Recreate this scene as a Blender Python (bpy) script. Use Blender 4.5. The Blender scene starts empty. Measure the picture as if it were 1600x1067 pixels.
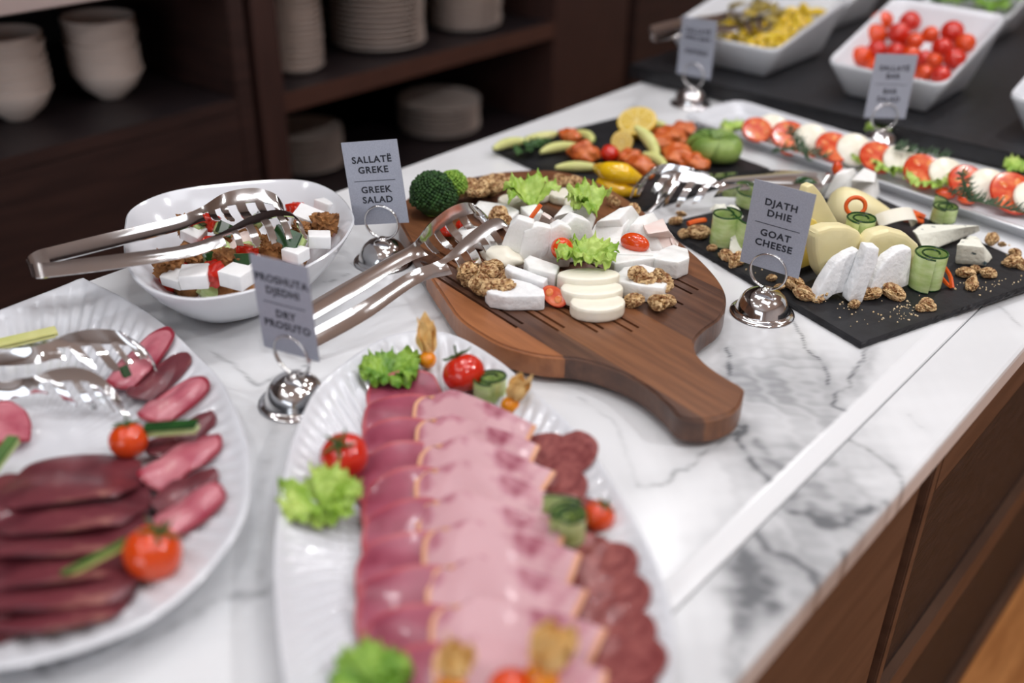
import bpy, bmesh, math, random
import numpy as np
from mathutils import Vector, Matrix, Euler, noise

random.seed(7)
rng = np.random.default_rng(7)
scene = bpy.context.scene
COL = scene.collection
CT = 0.90          # height of the marble counter top above the floor
EYE = 0.55         # camera height above the counter top
F, CX, CY = 1610.0, 800.0, 533.5

# ---------------------------------------------------------------- camera
RM = np.array([[0.75801453, 0.34026981, -0.55644445],
               [0.65196807, -0.37076319, 0.66141688],
               [0.01875108, -0.86414762, -0.50288894]])
cam_data = bpy.data.cameras.new('camera')
cam = bpy.data.objects.new('camera', cam_data)
COL.objects.link(cam)
cr, cu, cb = RM[:, 0], -RM[:, 1], -RM[:, 2]
cam.matrix_world = Matrix(((cr[0], cu[0], cb[0], 0), (cr[1], cu[1], cb[1], 0), (cr[2], cu[2], cb[2], CT + EYE), (0, 0, 0, 1)))
cam_data.sensor_width = 36.0
cam_data.lens = 36.0 * F / 1600.0
cam_data.clip_start = 0.02
cam_data.dof.use_dof = True
cam_data.dof.focus_distance = 1.16
cam_data.dof.aperture_fstop = 1.8
scene.camera = cam

# ---------------------------------------------------------------- light and exposure
scene.view_settings.view_transform = 'Standard'
scene.view_settings.look = 'None'
scene.view_settings.gamma = 1.0
scene.view_settings.use_curve_mapping = False
scene.view_settings.exposure = 0.2
world = bpy.data.worlds.new('world'); scene.world = world
world.use_nodes = True
world.node_tree.nodes['Background'].inputs[0].default_value = (0.75, 0.8, 0.9, 1)
world.node_tree.nodes['Background'].inputs[1].default_value = 0.15
SPOT_W, SOFT_FILL_W = 3.8, 5.0
CEIL = 2.75

def area(name, loc, size, watts, color=(.985, .985, 1), shape='DISK', sy=None):
    l = bpy.data.lights.new(name, 'AREA'); l.shape = shape; l.size = size
    if sy: l.size_y = sy
    l.energy = watts; l.color = color
    o = bpy.data.objects.new(name, l); o.location = loc; COL.objects.link(o); return o
SPOTS = [(-2.0 + .0, .2), (-1.3, 2.3), (-.55, 1.55), (-.45, 2.7), (.35, .9), (-1.0, .75), (.3, 2.1), (-.2, -.5), (1.1, 0.1), (-1.5, -.6), (1.2, 1.5)]
for (lx, ly) in SPOTS[:]:
    area('downlight_lamp', (lx, ly, CEIL - .03), .13, SPOT_W * (5.0 if lx == 1.2 else 2.2 if (lx, ly) == (-.45, 2.7) else .8))
SOFT_FILLS = [(.1, .5, 1.1, .5), (-1.0, 1.1, 1.1, .5), (-.9, -1.2, 1.1, .5)]  # soft fill lamps added under the ceiling to lift the ambient light
for (lx, ly, sx, sy) in SOFT_FILLS:
    area('soft_fill', (lx, ly, CEIL - .03), sx, SOFT_FILL_W, (.93, .96, 1.0), 'RECTANGLE', sy)

area('cool_fill', (.4, -3.0, 1.55), 2.6, 26.0, (.80, .90, 1.0), 'RECTANGLE', 1.5).rotation_euler = (math.radians(90), 0, 0)  # cool fill added behind the camera in place of unseen daylight

# ---------------------------------------------------------------- helpers
def at(px, py, h=0.0):
    d = RM @ np.array([px - CX, py - CY, F]); t = (EYE - h) / (-d[2])
    return np.array([d[0] * t, d[1] * t, CT + h])

def lin(c):
    return tuple(((v / 255) / 12.92 if v / 255 <= .04045 else ((v / 255 + .055) / 1.055) ** 2.4) for v in c)

def mat(name, c1, c2=None, scale=40, rough=.5, bump=0, bscale=None, sss=0, metal=0, coat=0, detail=4, lo=.35, hi=.65,
        c3=None, stretch=None, trans=0, spec=.5, alpha=1, kind='noise', sssr=None):
    m = bpy.data.materials.new(name); m.use_nodes = True
    nt = m.node_tree; b = nt.nodes['Principled BSDF']
    b.inputs['Roughness'].default_value = rough; b.inputs['Metallic'].default_value = metal
    b.inputs['Coat Weight'].default_value = coat; b.inputs['Coat Roughness'].default_value = .1
    b.inputs['Specular IOR Level'].default_value = spec
    b.inputs['Transmission Weight'].default_value = trans; b.inputs['Alpha'].default_value = alpha
    if sss:
        b.inputs['Subsurface Weight'].default_value = sss; b.inputs['Subsurface Scale'].default_value = .004
        b.inputs['Subsurface Radius'].default_value = sssr or (1, .5, .3)
    b.inputs['Base Color'].default_value = (*lin(c1), 1)
    tc = nt.nodes.new('ShaderNodeTexCoord'); mp = nt.nodes.new('ShaderNodeMapping')
    nt.links.new(tc.outputs['Object'], mp.inputs[0])
    if stretch: mp.inputs['Scale'].default_value = stretch
    if c2 is not None:
        if kind == 'wave':
            n = nt.nodes.new('ShaderNodeTexWave'); n.inputs['Scale'].default_value = scale
            n.inputs['Distortion'].default_value = 6; n.inputs['Detail'].default_value = detail; out = n.outputs['Fac']
        elif kind == 'voronoi':
            n = nt.nodes.new('ShaderNodeTexVoronoi'); n.inputs['Scale'].default_value = scale; out = n.outputs['Distance']
        else:
            n = nt.nodes.new('ShaderNodeTexNoise'); n.inputs['Scale'].default_value = scale; n.inputs['Detail'].default_value = detail; out = n.outputs['Fac']
        nt.links.new(mp.outputs[0], n.inputs['Vector'])
        r = nt.nodes.new('ShaderNodeValToRGB'); r.color_ramp.elements[0].position = lo; r.color_ramp.elements[1].position = hi
        r.color_ramp.elements[0].color = (*lin(c1), 1); r.color_ramp.elements[1].color = (*lin(c2), 1)
        if c3 is not None:
            e = r.color_ramp.elements.new(min(1, hi + .1)); e.color = (*lin(c3), 1)
        nt.links.new(out, r.inputs[0]); nt.links.new(r.outputs[0], b.inputs['Base Color'])
    if bump:
        n2 = nt.nodes.new('ShaderNodeTexNoise'); n2.inputs['Scale'].default_value = bscale or scale * 2; n2.inputs['Detail'].default_value = 4
        nt.links.new(mp.outputs[0], n2.inputs['Vector'])
        bp = nt.nodes.new('ShaderNodeBump'); bp.inputs['Strength'].default_value = bump; bp.inputs['Distance'].default_value = .002
        nt.links.new(n2.outputs['Fac'], bp.inputs['Height']); nt.links.new(bp.outputs[0], b.inputs['Normal'])
    return m

def tag(o, label=None, cat=None, group=None, kind=None):
    if label: o['label'] = label
    if cat: o['category'] = cat
    if group: o['group'] = group
    if kind: o['kind'] = kind
    return o

def thing(name, label, cat, loc=(0, 0, 0), rz=0, group=None, mw=None):
    o = bpy.data.objects.new(name, None); COL.objects.link(o); o.empty_display_size = .02
    if mw is not None: o.matrix_world = mw
    else: o.location = loc; o.rotation_euler = (0, 0, rz)
    return tag(o, label, cat, group)

def mesh(name, V, Fc, m, parent=None, smooth=True, loc=None, idx=None):
    me = bpy.data.meshes.new(name)
    me.from_pydata([tuple(map(float, v)) for v in V], [], [tuple(map(int, f)) for f in Fc])
    for mm in (m if isinstance(m, (list, tuple)) else [m]): me.materials.append(mm)
    if smooth: me.polygons.foreach_set('use_smooth', [True] * len(me.polygons))
    if idx is not None: me.polygons.foreach_set('material_index', [int(i) for i in idx])
    me.update()
    if smooth: me.set_sharp_from_angle(angle=math.radians(52))
    o = bpy.data.objects.new(name, me); COL.objects.link(o)
    if parent: o.parent = parent
    if loc is not None: o.location = loc
    return o

def from_bm(name, bm, m, parent=None, smooth=True, loc=None):
    me = bpy.data.meshes.new(name)
    bmesh.ops.recalc_face_normals(bm, faces=bm.faces); bm.to_mesh(me); bm.free()
    for mm in (m if isinstance(m, (list, tuple)) else [m]): me.materials.append(mm)
    if smooth: me.polygons.foreach_set('use_smooth', [True] * len(me.polygons))
    o = bpy.data.objects.new(name, me); COL.objects.link(o)
    if parent: o.parent = parent
    if loc is not None: o.location = loc
    return o

def copy_tree(o, parent=None):
    c = o.copy(); COL.objects.link(c)
    if parent: c.parent = parent
    for ch in list(o.children): copy_tree(ch, c)
    return c

def catmull(pts, n=8, closed=False):
    pts = [np.array(p, float) for p in pts]; out = []
    N = len(pts); rngi = range(N) if closed else range(N - 1)
    for i in rngi:
        if closed: p0, p1, p2, p3 = pts[i - 1], pts[i], pts[(i + 1) % N], pts[(i + 2) % N]
        else: p0, p1, p2, p3 = pts[max(i - 1, 0)], pts[i], pts[i + 1], pts[min(i + 2, N - 1)]
        for k in range(n):
            t = k / n
            out.append(.5 * ((2 * p1) + (-p0 + p2) * t + (2 * p0 - 5 * p1 + 4 * p2 - p3) * t * t + (-p0 + 3 * p1 - 3 * p2 + p3) * t ** 3))
    if not closed: out.append(pts[-1])
    return np.array(out)

def resample(P, n, closed=True):
    Q = np.vstack([P, P[:1]]) if closed else P
    d = np.r_[0, np.cumsum(np.linalg.norm(np.diff(Q, axis=0), axis=1))]
    t = np.linspace(0, d[-1], n + 1)[:-1] if closed else np.linspace(0, d[-1], n)
    return np.array([np.interp(t, d, Q[:, k]) for k in range(Q.shape[1])]).T

def box(bm, x0, x1, y0, y1, z0, z1):
    v = [bm.verts.new(p) for p in [(x0, y0, z0), (x1, y0, z0), (x1, y1, z0), (x0, y1, z0), (x0, y0, z1), (x1, y0, z1), (x1, y1, z1), (x0, y1, z1)]]
    for f in [(3, 2, 1, 0), (4, 5, 6, 7), (0, 1, 5, 4), (1, 2, 6, 5), (2, 3, 7, 6), (3, 0, 4, 7)]: bm.faces.new([v[i] for i in f])

def boxobj(name, b, m, parent=None, bevel=.002, loc=None):
    bm = bmesh.new(); box(bm, *b)
    if bevel: bmesh.ops.bevel(bm, geom=list(bm.edges), offset=bevel, segments=2, affect='EDGES')
    return from_bm(name, bm, m, parent, False, loc)

def lathe_data(prof, n=32):
    V, Fc = [], []
    for (r, z) in prof:
        for k in range(n):
            a = 2 * math.pi * k / n; V.append((r * math.cos(a), r * math.sin(a), z))
    for i in range(len(prof) - 1):
        for k in range(n):
            k2 = (k + 1) % n
            Fc.append((i * n + k, i * n + k2, (i + 1) * n + k2, (i + 1) * n + k))
    return V, Fc

def tube_data(path, rad, n=8, V=None, Fc=None):
    path = [Vector(p) for p in path]
    V = [] if V is None else V; Fc = [] if Fc is None else Fc; base = len(V)
    t0 = (path[1] - path[0]).normalized(); up = Vector((0, 0, 1)) if abs(t0.z) < .9 else Vector((1, 0, 0))
    nrm = t0.cross(up).normalized()
    for i, p in enumerate(path):
        t = (path[min(i + 1, len(path) - 1)] - path[max(i - 1, 0)]).normalized()
        nrm = (nrm - t * nrm.dot(t)).normalized(); b = t.cross(nrm)
        r = rad[i] if hasattr(rad, '__len__') else rad
        for k in range(n):
            a = 2 * math.pi * k / n; V.append(tuple(p + nrm * (r * math.cos(a)) + b * (r * math.sin(a))))
    for i in range(len(path) - 1):
        for k in range(n):
            k2 = (k + 1) % n
            Fc.append((base + i * n + k, base + i * n + k2, base + (i + 1) * n + k2, base + (i + 1) * n + k))
    Fc.append(tuple(base + k for k in range(n))[::-1]); Fc.append(tuple(base + (len(path) - 1) * n + k for k in range(n)))
    return V, Fc

def sheet_data(P, thick, mask=None, border=0, bsides='uv', close_u=False):
    """thick sheet over a grid of points; border cells get material 1"""
    nu, nv = P.shape[:2]
    du = np.gradient(P, axis=0); dv = np.gradient(P, axis=1)
    if close_u: du = (np.roll(P, -1, 0) - np.roll(P, 1, 0))
    nn = np.cross(du, dv); nn /= (np.linalg.norm(nn, axis=2, keepdims=True) + 1e-12)
    th = thick if np.isscalar(thick) else thick[..., None]
    A = (P + nn * th / 2).reshape(-1, 3); B = (P - nn * th / 2).reshape(-1, 3); off = nu * nv
    V = np.vstack([A, B]); Fc, idx = [], []; edges = {}
    cu = nu if close_u else nu - 1
    for i in range(cu):
        for j in range(nv - 1):
            if mask is not None and not mask[i, j]: continue
            i2 = (i + 1) % nu
            q = (i * nv + j, i2 * nv + j, i2 * nv + j + 1, i * nv + j + 1)
            bd = 0
            if border:
                if 'u' in bsides and (i < border or i >= cu - border): bd = 1
                if 'v' in bsides and (j < border or j >= nv - 1 - border): bd = 1
                if '<' in bsides and j < border: bd = 1
                if '>' in bsides and j >= nv - 1 - border: bd = 1
            Fc.append(q); idx.append(bd); Fc.append(tuple(off + k for k in q[::-1])); idx.append(bd)
            for a, b in zip(q, q[1:] + q[:1]):
                k = (min(a, b), max(a, b))
                if k in edges: edges[k] = None
                else: edges[k] = (a, b, bd)
    for e in edges.values():
        if e:
            a, b, bd = e; Fc.append((b, a, off + a, off + b)); idx.append(bd)
    return V, Fc, idx

def sheet(name, P, thick, m, parent=None, mask=None, border=0, bsides='uv', close_u=False, loc=None):
    V, Fc, idx = sheet_data(P, thick, mask, border, bsides, close_u)
    if loc is not None: V = V - np.array(loc)
    return mesh(name, V, Fc, m, parent, True, loc, idx if isinstance(m, (list, tuple)) else None)

def ico(sub=3):
    bm = bmesh.new(); bmesh.ops.create_icosphere(bm, subdivisions=sub, radius=1)
    V = np.array([v.co[:] for v in bm.verts]); Fc = [tuple(v.index for v in f.verts) for f in bm.faces]; bm.free(); return V, Fc
ICO = {k: ico(k) for k in (1, 2, 3, 4)}

def blob(name, m, size=(1, 1, 1), amp=.15, freq=2., seed=0, ridged=False, sub=3, cubic=0, parent=None, loc=None):
    V, Fc = ICO[sub]; off = Vector((seed * 7.3, seed * 3.1, -seed * 5.7)); out = []
    for v in V:
        p = Vector(v)
        if cubic:
            mx = max(abs(p.x), abs(p.y), abs(p.z)); p = p.lerp(p / mx, cubic)
        n = noise.noise(p * freq + off)
        if ridged: n = -1.5 * math.exp(-(n / .07) ** 2) + .8 * noise.noise(p * .9 + off) - .9 * math.exp(-(noise.noise(p * freq * 1.7 - off) / .06) ** 2) + .5
        p = p * (1 + amp * n)
        out.append((p.x * size[0], p.y * size[1], p.z * size[2]))
    return mesh(name, out, Fc, m, parent, True, loc)

TEX = {}
def clouds(s):
    if s not in TEX:
        t = bpy.data.textures.new('lumps', 'CLOUDS'); t.noise_scale = s; t.noise_depth = 2; TEX[s] = t
    return TEX[s]

def roughen(o, bevel=.0015, strength=.0012, nscale=.008, sub=2, smooth=True):
    if bevel:
        b = o.modifiers.new('round_edges', 'BEVEL'); b.width = bevel; b.segments = 2; b.limit_method = 'ANGLE'; b.angle_limit = math.radians(25)
    if sub:
        s = o.modifiers.new('cut_up', 'SUBSURF'); s.subdivision_type = 'SIMPLE'; s.levels = sub; s.render_levels = sub
    if strength:
        d = o.modifiers.new('lumps', 'DISPLACE'); d.texture = clouds(nscale); d.strength = strength; d.mid_level = .5; d.texture_coords = 'GLOBAL'
    return o

def loft(name, bot, z0, top, z1, m, label=None, cat=None, group=None, bevel=.0015, strength=.0012, nscale=.008, sub=2, parent=None):
    """solid between a footprint and a top outline, both given where they stand"""
    B = [at(*p, z0) if len(p) == 2 else at(*p) for p in bot]; T = [at(*p, z1) if len(p) == 2 else at(*p) for p in top]
    c = np.mean(B, axis=0); n = len(B)
    V = [p - c for p in B] + [p - c for p in T]
    Fc = [tuple(range(n))[::-1], tuple(range(n, 2 * n))] + [(i, (i + 1) % n, n + (i + 1) % n, n + i) for i in range(n)]
    bm = bmesh.new(); vs = [bm.verts.new(v) for v in V]
    for f in Fc: bm.faces.new([vs[i] for i in f])
    o = from_bm(name, bm, m, parent, True, c)
    roughen(o, bevel, strength, nscale, sub)
    return tag(o, label, cat, group)

def slab(name, top, z0, z1, m, label=None, cat=None, group=None, **k):
    """upright-sided slice: outline of the top face, dropped to z0"""
    T = [at(*p, z1) for p in top]; B = [np.array([p[0], p[1], CT + z0]) for p in T]
    c = np.mean(B, axis=0); n = len(B)
    bm = bmesh.new(); vs = [bm.verts.new(p - c) for p in B] + [bm.verts.new(p - c) for p in T]
    for f in [tuple(range(n))[::-1], tuple(range(n, 2 * n))] + [(i, (i + 1) % n, n + (i + 1) % n, n + i) for i in range(n)]: bm.faces.new([vs[i] for i in f])
    o = from_bm(name, bm, m, k.get('parent'), True, c)
    roughen(o, k.get('bevel', .002), k.get('strength', .0012), k.get('nscale', .008), k.get('sub', 2))
    return tag(o, label, cat, group)

def stand(name, base, outline, thick, m, z0, label=None, cat=None, group=None, bevel=.002, strength=.0012, nscale=.008, sub=2, parent=None, lean_back=0.):
    """upright slice: its face lies in the plane through the base line, its thickness goes back from it"""
    p, q = at(*base[0], z0), at(*base[1], z0); u = (q - p); u[2] = 0; u /= np.linalg.norm(u)
    n = np.array([-u[1], u[0], 0]); eye = np.array([0, 0, CT + EYE])
    if n @ (p - eye) < 0: n = -n
    nl = n * math.cos(lean_back) + np.array([0, 0, -1]) * math.sin(lean_back) * 1.0
    pts = []
    for (x, y) in outline:
        d = RM @ np.array([x - CX, y - CY, F]); t = ((p - eye) @ nl) / (d @ nl); pts.append(eye + d * t)
    for k in range(len(pts)): pts[k][2] = max(pts[k][2], CT + z0)
    c = np.array(pts).mean(0); c[2] = CT + z0
    bm = bmesh.new(); A_ = [bm.verts.new(v - c) for v in pts]; B_ = [bm.verts.new(v - c + n * thick) for v in pts]; k = len(pts)
    bm.faces.new(A_); bm.faces.new(B_[::-1])
    for i in range(k): bm.faces.new([A_[i], A_[(i + 1) % k], B_[(i + 1) % k], B_[i]])
    o = from_bm(name, bm, m, parent, True, c); roughen(o, bevel, strength, nscale, sub)
    return tag(o, label, cat, group)

def plat_height(x, y, out, c, prof):
    d = out - c; ang = np.arctan2(d[:, 1], d[:, 0]); rad = np.hypot(d[:, 0], d[:, 1]); o = np.argsort(ang)
    a = np.arctan2(y - c[1], x - c[0]); r = np.hypot(x - c[0], y - c[1])
    s = r / np.interp(a, ang[o], rad[o], period=2 * math.pi)
    return np.interp(s, [p[0] for p in prof[:12]], [p[1] for p in prof[:12]])

def ring_outline(pts, sm=6, n=120):
    return resample(catmull(pts, sm, True), n)

def dish(name, out, c, prof, m, parent=None, flutes=0, famp=.0, fr=(.6, .97), swirl=0., zfun=None, loc=None):
    """vessel with a free outline: prof = list of (scale, z) from inner centre over the rim to the underside"""
    n = len(out); V, Fc = [], []; L = np.array(loc if loc is not None else (0, 0, 0))
    d = out - c
    for (s, z) in prof:
        for i in range(n):
            zz = z
            if flutes and fr[0] < s < fr[1] and z > 0:
                w = math.sin(math.pi * (s - fr[0]) / (fr[1] - fr[0]))
                zz += famp * w * math.sin(2 * math.pi * flutes * i / n + swirl * s)
            x, y = c + d[i] * s
            if zfun: zz = zfun(x, y, zz)
            V.append((x - L[0], y - L[1], CT + zz - L[2]))
    for i in range(len(prof) - 1):
        for k in range(n):
            k2 = (k + 1) % n; Fc.append((i * n + k, i * n + k2, (i + 1) * n + k2, (i + 1) * n + k))
    Fc.append(tuple(range(n))[::-1]); b = (len(prof) - 1) * n; Fc.append(tuple(b + k for k in range(n)))
    o = mesh(name, V, Fc, m, parent, True, loc)
    return o

# ---------------------------------------------------------------- materials
M = {}
M['wood_dark'] = mat('dark_brown_veneer', (42, 26, 24), (56, 36, 32), scale=6, rough=.5, stretch=(1, 1, 12), bump=.1)
M['wood_front'] = mat('brown_veneer', (84, 60, 47), (98, 72, 57), scale=5, rough=.55, stretch=(1, 1, 10), bump=.1, spec=.3)
M['oak_black'] = mat('black_stained_oak', (16, 13, 17), (46, 40, 44), scale=30, rough=.5, stretch=(1, 1, 8), bump=.8, bscale=60, spec=.3)
M['void'] = mat('dark_recess', (14, 9, 10), rough=.8)  # near-black puts the shade of cabinet gap and sideboard back into the colour
M['floor'] = mat('orange_wood_floor', (178, 116, 66), (212, 146, 88), scale=5, rough=.35, stretch=(8, 1, 1))
M['plaster'] = mat('warm_plaster', (222, 221, 222), (228, 227, 228), scale=3, rough=.9)
M['ceil'] = mat('ceiling_paint', (232, 231, 230), (236, 235, 234), scale=2, rough=.9)
M['porcelain'] = mat('white_porcelain', (218, 220, 226), (223, 225, 230), scale=10, rough=.14, coat=.3)
M['topstone'] = mat('pinkish_stone_top', (176, 158, 154), (186, 168, 164), scale=10, rough=.4)
M['deck'] = mat('shaded_shelf_top', (24, 16, 19), (32, 22, 24), scale=6, rough=.5, stretch=(1, 1, 12))  # shade inside the sideboard put into the shelf colour; edges keep a lighter tone
M['upright'] = mat('upright_veneer', (54, 34, 30), (64, 41, 36), scale=6, rough=.5, stretch=(12, 12, 1))
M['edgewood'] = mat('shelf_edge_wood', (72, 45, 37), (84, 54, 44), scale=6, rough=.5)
M['plate'] = mat('stacked_china', (222, 204, 194), (228, 212, 202), scale=10, rough=.35)
M['seed'] = mat('tomato_seed_pocket', (222, 120, 62), (230, 150, 84), scale=60, rough=.2)
M['riser'] = mat('black_riser', (22, 22, 25), (32, 32, 36), scale=60, rough=.4, bump=.1)
M['slate'] = mat('black_slate', (14, 14, 17), (30, 30, 34), scale=30, rough=.55, bump=.5, bscale=70, detail=8, spec=.35)
M['steel'] = mat('polished_steel', (222, 221, 221), rough=.11, metal=1)
M['card'] = mat('silver_card', (158, 162, 176), (170, 174, 187), scale=900, rough=.42, metal=.25)
M['ink'] = mat('dark_ink', (28, 30, 42), rough=.6)
M['walnut_a'] = mat('walnut_wood_dark', (76, 50, 39), (104, 71, 54), scale=9, rough=.35, bump=.08, bscale=100)
M['walnut_b'] = mat('walnut_wood_light', (142, 88, 54), (168, 108, 68), scale=9, rough=.35, bump=.08, bscale=100)
M['walnut_c'] = mat('walnut_wood_mid', (108, 68, 44), (132, 86, 56), scale=9, rough=.35, bump=.08, bscale=100)
M['cheese'] = mat('white_cheese', (238, 238, 234), (247, 247, 245), scale=60, rough=.5, sss=.15, bump=.35, bscale=220, sssr=(1, .9, .8))
M['rind'] = mat('brie_rind', (232, 233, 234), (246, 246, 246), scale=80, rough=.7, bump=.8, bscale=160)
M['mozz'] = mat('mozzarella', (240, 234, 214), (247, 243, 228), scale=20, rough=.3, sss=.2, sssr=(1, .9, .7))
M['feta'] = mat('feta_cheese', (240, 240, 240), (249, 249, 249), scale=50, rough=.5, bump=.15)
M['gouda'] = mat('pale_yellow_cheese', (232, 220, 168), (240, 230, 184), scale=15, rough=.38, sss=.15, sssr=(1, .8, .5))
M['gouda_deep'] = mat('yellow_cheese', (232, 205, 100), (236, 212, 118), scale=15, rough=.38, sss=.15, sssr=(1, .8, .4))
M['blue'] = mat('blue_cheese', (236, 236, 222), (70, 92, 98), scale=95, rough=.6, bump=.8, bscale=150, lo=.64, hi=.70, detail=2)
M['tomato'] = mat('red_tomato', (196, 30, 14), (214, 48, 20), scale=20, rough=.12, coat=.5, sss=.1)
M['tomato_or'] = mat('orange_red_tomato', (216, 60, 14), (226, 84, 20), scale=20, rough=.12, coat=.5, sss=.1)
M['tomflesh'] = mat('tomato_flesh', (206, 66, 34), (228, 118, 74), scale=70, rough=.2, coat=.3, lo=.4, hi=.62)
M['tomskin'] = mat('tomato_skin', (206, 56, 20), rough=.2, coat=.4)
M['lettuce'] = mat('frilly_lettuce', (128, 168, 44), (190, 214, 112), scale=38, rough=.4, sss=.1, bump=.5, bscale=120, sssr=(.5, 1, .2))
M['lettuce_dk'] = mat('green_lettuce', (88, 138, 34), (150, 186, 72), scale=45, rough=.4, bump=.5, bscale=120)
M['cuc'] = mat('cucumber_flesh', (176, 200, 122), (212, 226, 168), scale=40, rough=.25, coat=.3, stretch=(1, 1, 3), sss=.15, sssr=(.6, 1, .3))
M['peel'] = mat('cucumber_peel', (20, 56, 24), (40, 84, 36), scale=60, rough=.25, coat=.3)
M['walnutk'] = mat('walnut_kernel', (136, 84, 40), (232, 198, 146), scale=2.2, rough=.5, bump=1, bscale=5, lo=.36, hi=.60, detail=8)
M['carrot'] = mat('carrot', (222, 84, 20), (232, 106, 36), scale=60, rough=.35)
M['salmon'] = mat('salmon_meat', (190, 78, 24), (216, 118, 58), scale=55, rough=.35, coat=.15, bump=.4, bscale=110)
M['avo'] = mat('avocado_flesh', (202, 206, 124), (226, 224, 158), scale=22, rough=.4, sss=.1)
M['avo_skin'] = mat('avocado_rind', (52, 88, 30), (74, 112, 40), scale=50, rough=.4)
M['avo_rose'] = mat('avocado_rose_flesh', (84, 120, 46), (142, 166, 84), scale=25, rough=.4, stretch=(1, 1, .5))
M['lemon'] = mat('lemon_peel', (226, 182, 32), (236, 196, 50), scale=90, rough=.4, bump=.3)
M['lemonflesh'] = mat('lemon_flesh', (214, 180, 76), (226, 196, 104), scale=60, rough=.2, coat=.4)
M['pith'] = mat('lemon_pith', (232, 216, 150), rough=.5)
M['pepper'] = mat('yellow_pepper', (236, 180, 10), (242, 196, 24), scale=15, rough=.15, coat=.5)
M['crouton'] = mat('brown_crouton', (112, 70, 34), (168, 116, 66), scale=90, rough=.8, bump=1, bscale=200)
M['broc'] = mat('broccoli_crown', (26, 58, 24), (54, 96, 38), scale=160, rough=.7, bump=1, bscale=400)
M['broc_l'] = mat('broccoli_light', (98, 142, 40), (140, 176, 64), scale=120, rough=.6, bump=.6)
M['ham_dark'] = mat('cured_pork', (132, 46, 68), (172, 84, 106), scale=22, rough=.38, coat=.15, sss=.04, bump=.3, detail=7, c3=(210, 152, 160), hi=.62)
M['ham_edge'] = mat('cured_pork_edge', (166, 66, 78), (186, 90, 98), scale=40, rough=.35)
M['ham_pale'] = mat('cooked_ham', (204, 156, 163), (180, 114, 128), scale=38, rough=.4, coat=.1, sss=.04, lo=.50, hi=.62, c3=(146, 60, 82), bump=.15, detail=3)
M['ham_rind'] = mat('ham_rind', (216, 150, 112), (222, 168, 134), scale=40, rough=.4)
M['salami'] = mat('salami', (118, 48, 50), (158, 88, 84), scale=130, rough=.4, coat=.15, bump=.3, bscale=200)
M['bresaola'] = mat('dried_beef', (88, 32, 42), (118, 54, 62), scale=34, rough=.4, coat=.15, bump=.3, c3=(158, 104, 96), hi=.64, detail=6)
M['beef_edge'] = mat('dried_beef_edge', (120, 26, 40), rough=.4)
M['prosc'] = mat('dry_ham_pink', (172, 72, 92), (206, 128, 138), scale=32, rough=.35, coat=.2, c3=(226, 186, 184), hi=.62)
M['prosc_edge'] = mat('dry_ham_edge', (150, 34, 54), rough=.35)
M['physalis'] = mat('physalis_berry', (236, 138, 10), (242, 156, 26), scale=20, rough=.15, coat=.5, sss=.2)
M['husk'] = mat('papery_husk', (222, 176, 100), (240, 206, 144), scale=60, rough=.6, bump=.5)
M['calyx'] = mat('tomato_stalk', (48, 76, 26), (70, 98, 40), scale=60, rough=.6)
M['rosemary'] = mat('rosemary_needles', (62, 88, 62), (96, 122, 92), scale=80, rough=.5)
M['radish'] = mat('pinkish_white', (242, 218, 210), (246, 234, 228), scale=40, rough=.35)
M['veg_yellow'] = mat('pickled_yellow_pepper', (206, 168, 20), (226, 200, 70), scale=30, rough=.2, coat=.5)
M['veg_olive'] = mat('grilled_vegetable', (110, 92, 34), (168, 148, 66), scale=60, rough=.4)
M['herb'] = mat('dark_green_herb', (30, 66, 24), (58, 100, 36), scale=60, rough=.5)
M['crumb'] = mat('walnut_crumbs', (196, 168, 124), (226, 208, 176), scale=90, rough=.7)

# ---------------------------------------------------------------- marble (colour attribute carries the stone's veining)
VEINS = []
def vein(pts, w, dark, soft=0.0):
    VEINS.append((np.array([at(*p)[:2] for p in pts]), w, dark, soft))
vein([(1228, 470), (1245, 520), (1252, 545), (1275, 560), (1290, 580), (1291, 600)], .0011, .75)
vein([(1360, 540), (1335, 580), (1326, 600), (1305, 615), (1300, 632), (1318, 636), (1322, 655), (1305, 665)], .0016, .6)
vein([(1370, 548), (1345, 590), (1335, 612)], .006, .2)
vein([(1135, 545), (1142, 570), (1144, 590)], .0016, .7)
vein([(1165, 668), (1152, 690), (1170, 705), (1185, 730), (1205, 750)], .0022, .65)
vein([(1180, 690), (1200, 715), (1235, 740)], .004, .35)
vein([(1165, 668), (1110, 705), (1075, 735), (1040, 752), (1000, 757)], .0017, .6)
vein([(1165, 668), (1130, 655), (1095, 650)], .0014, .5)
vein([(1080, 640), (1095, 600)], .0012, .3)
vein([(1330, 678), (1355, 692), (1385, 715), (1412, 738), (1420, 760)], .0017, .65)
vein([(1230, 780), (1270, 800), (1320, 805), (1350, 795), (1390, 775)], .0035, .5)
vein([(1235, 770), (1250, 790), (1285, 805)], .01, .25)
vein([(1180, 820), (1200, 850), (1240, 868), (1275, 895), (1300, 890)], .003, .5)
vein([(1170, 860), (1168, 900), (1172, 940), (1160, 1000), (1148, 1040)], .008, .55)
vein([(1190, 900), (1210, 920), (1205, 960)], .006, .45)
vein([(1260, 880), (1275, 900)], .006, .5)
vein([(1320, 870), (1330, 850), (1350, 835)], .004, .35)
vein([(1430, 640), (1445, 660)], .001, .35)
vein([(1560, 470), (1600, 500)], .0015, .35)
vein([(0, 1000), (60, 1030), (180, 1010), (260, 985), (330, 945), (430, 915)], .0035, .5)
vein([(80, 1067), (60, 1040), (20, 1010)], .0018, .5)
vein([(650, 430), (690, 470), (760, 530)], .002, .2)
vein([(330, 550), (390, 590), (400, 600), (500, 560)], .0018, .45)
vein([(500, 440), (560, 425), (600, 415)], .001, .5)
vein([(800, 240), (830, 225), (850, 235)], .004, .4)
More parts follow.
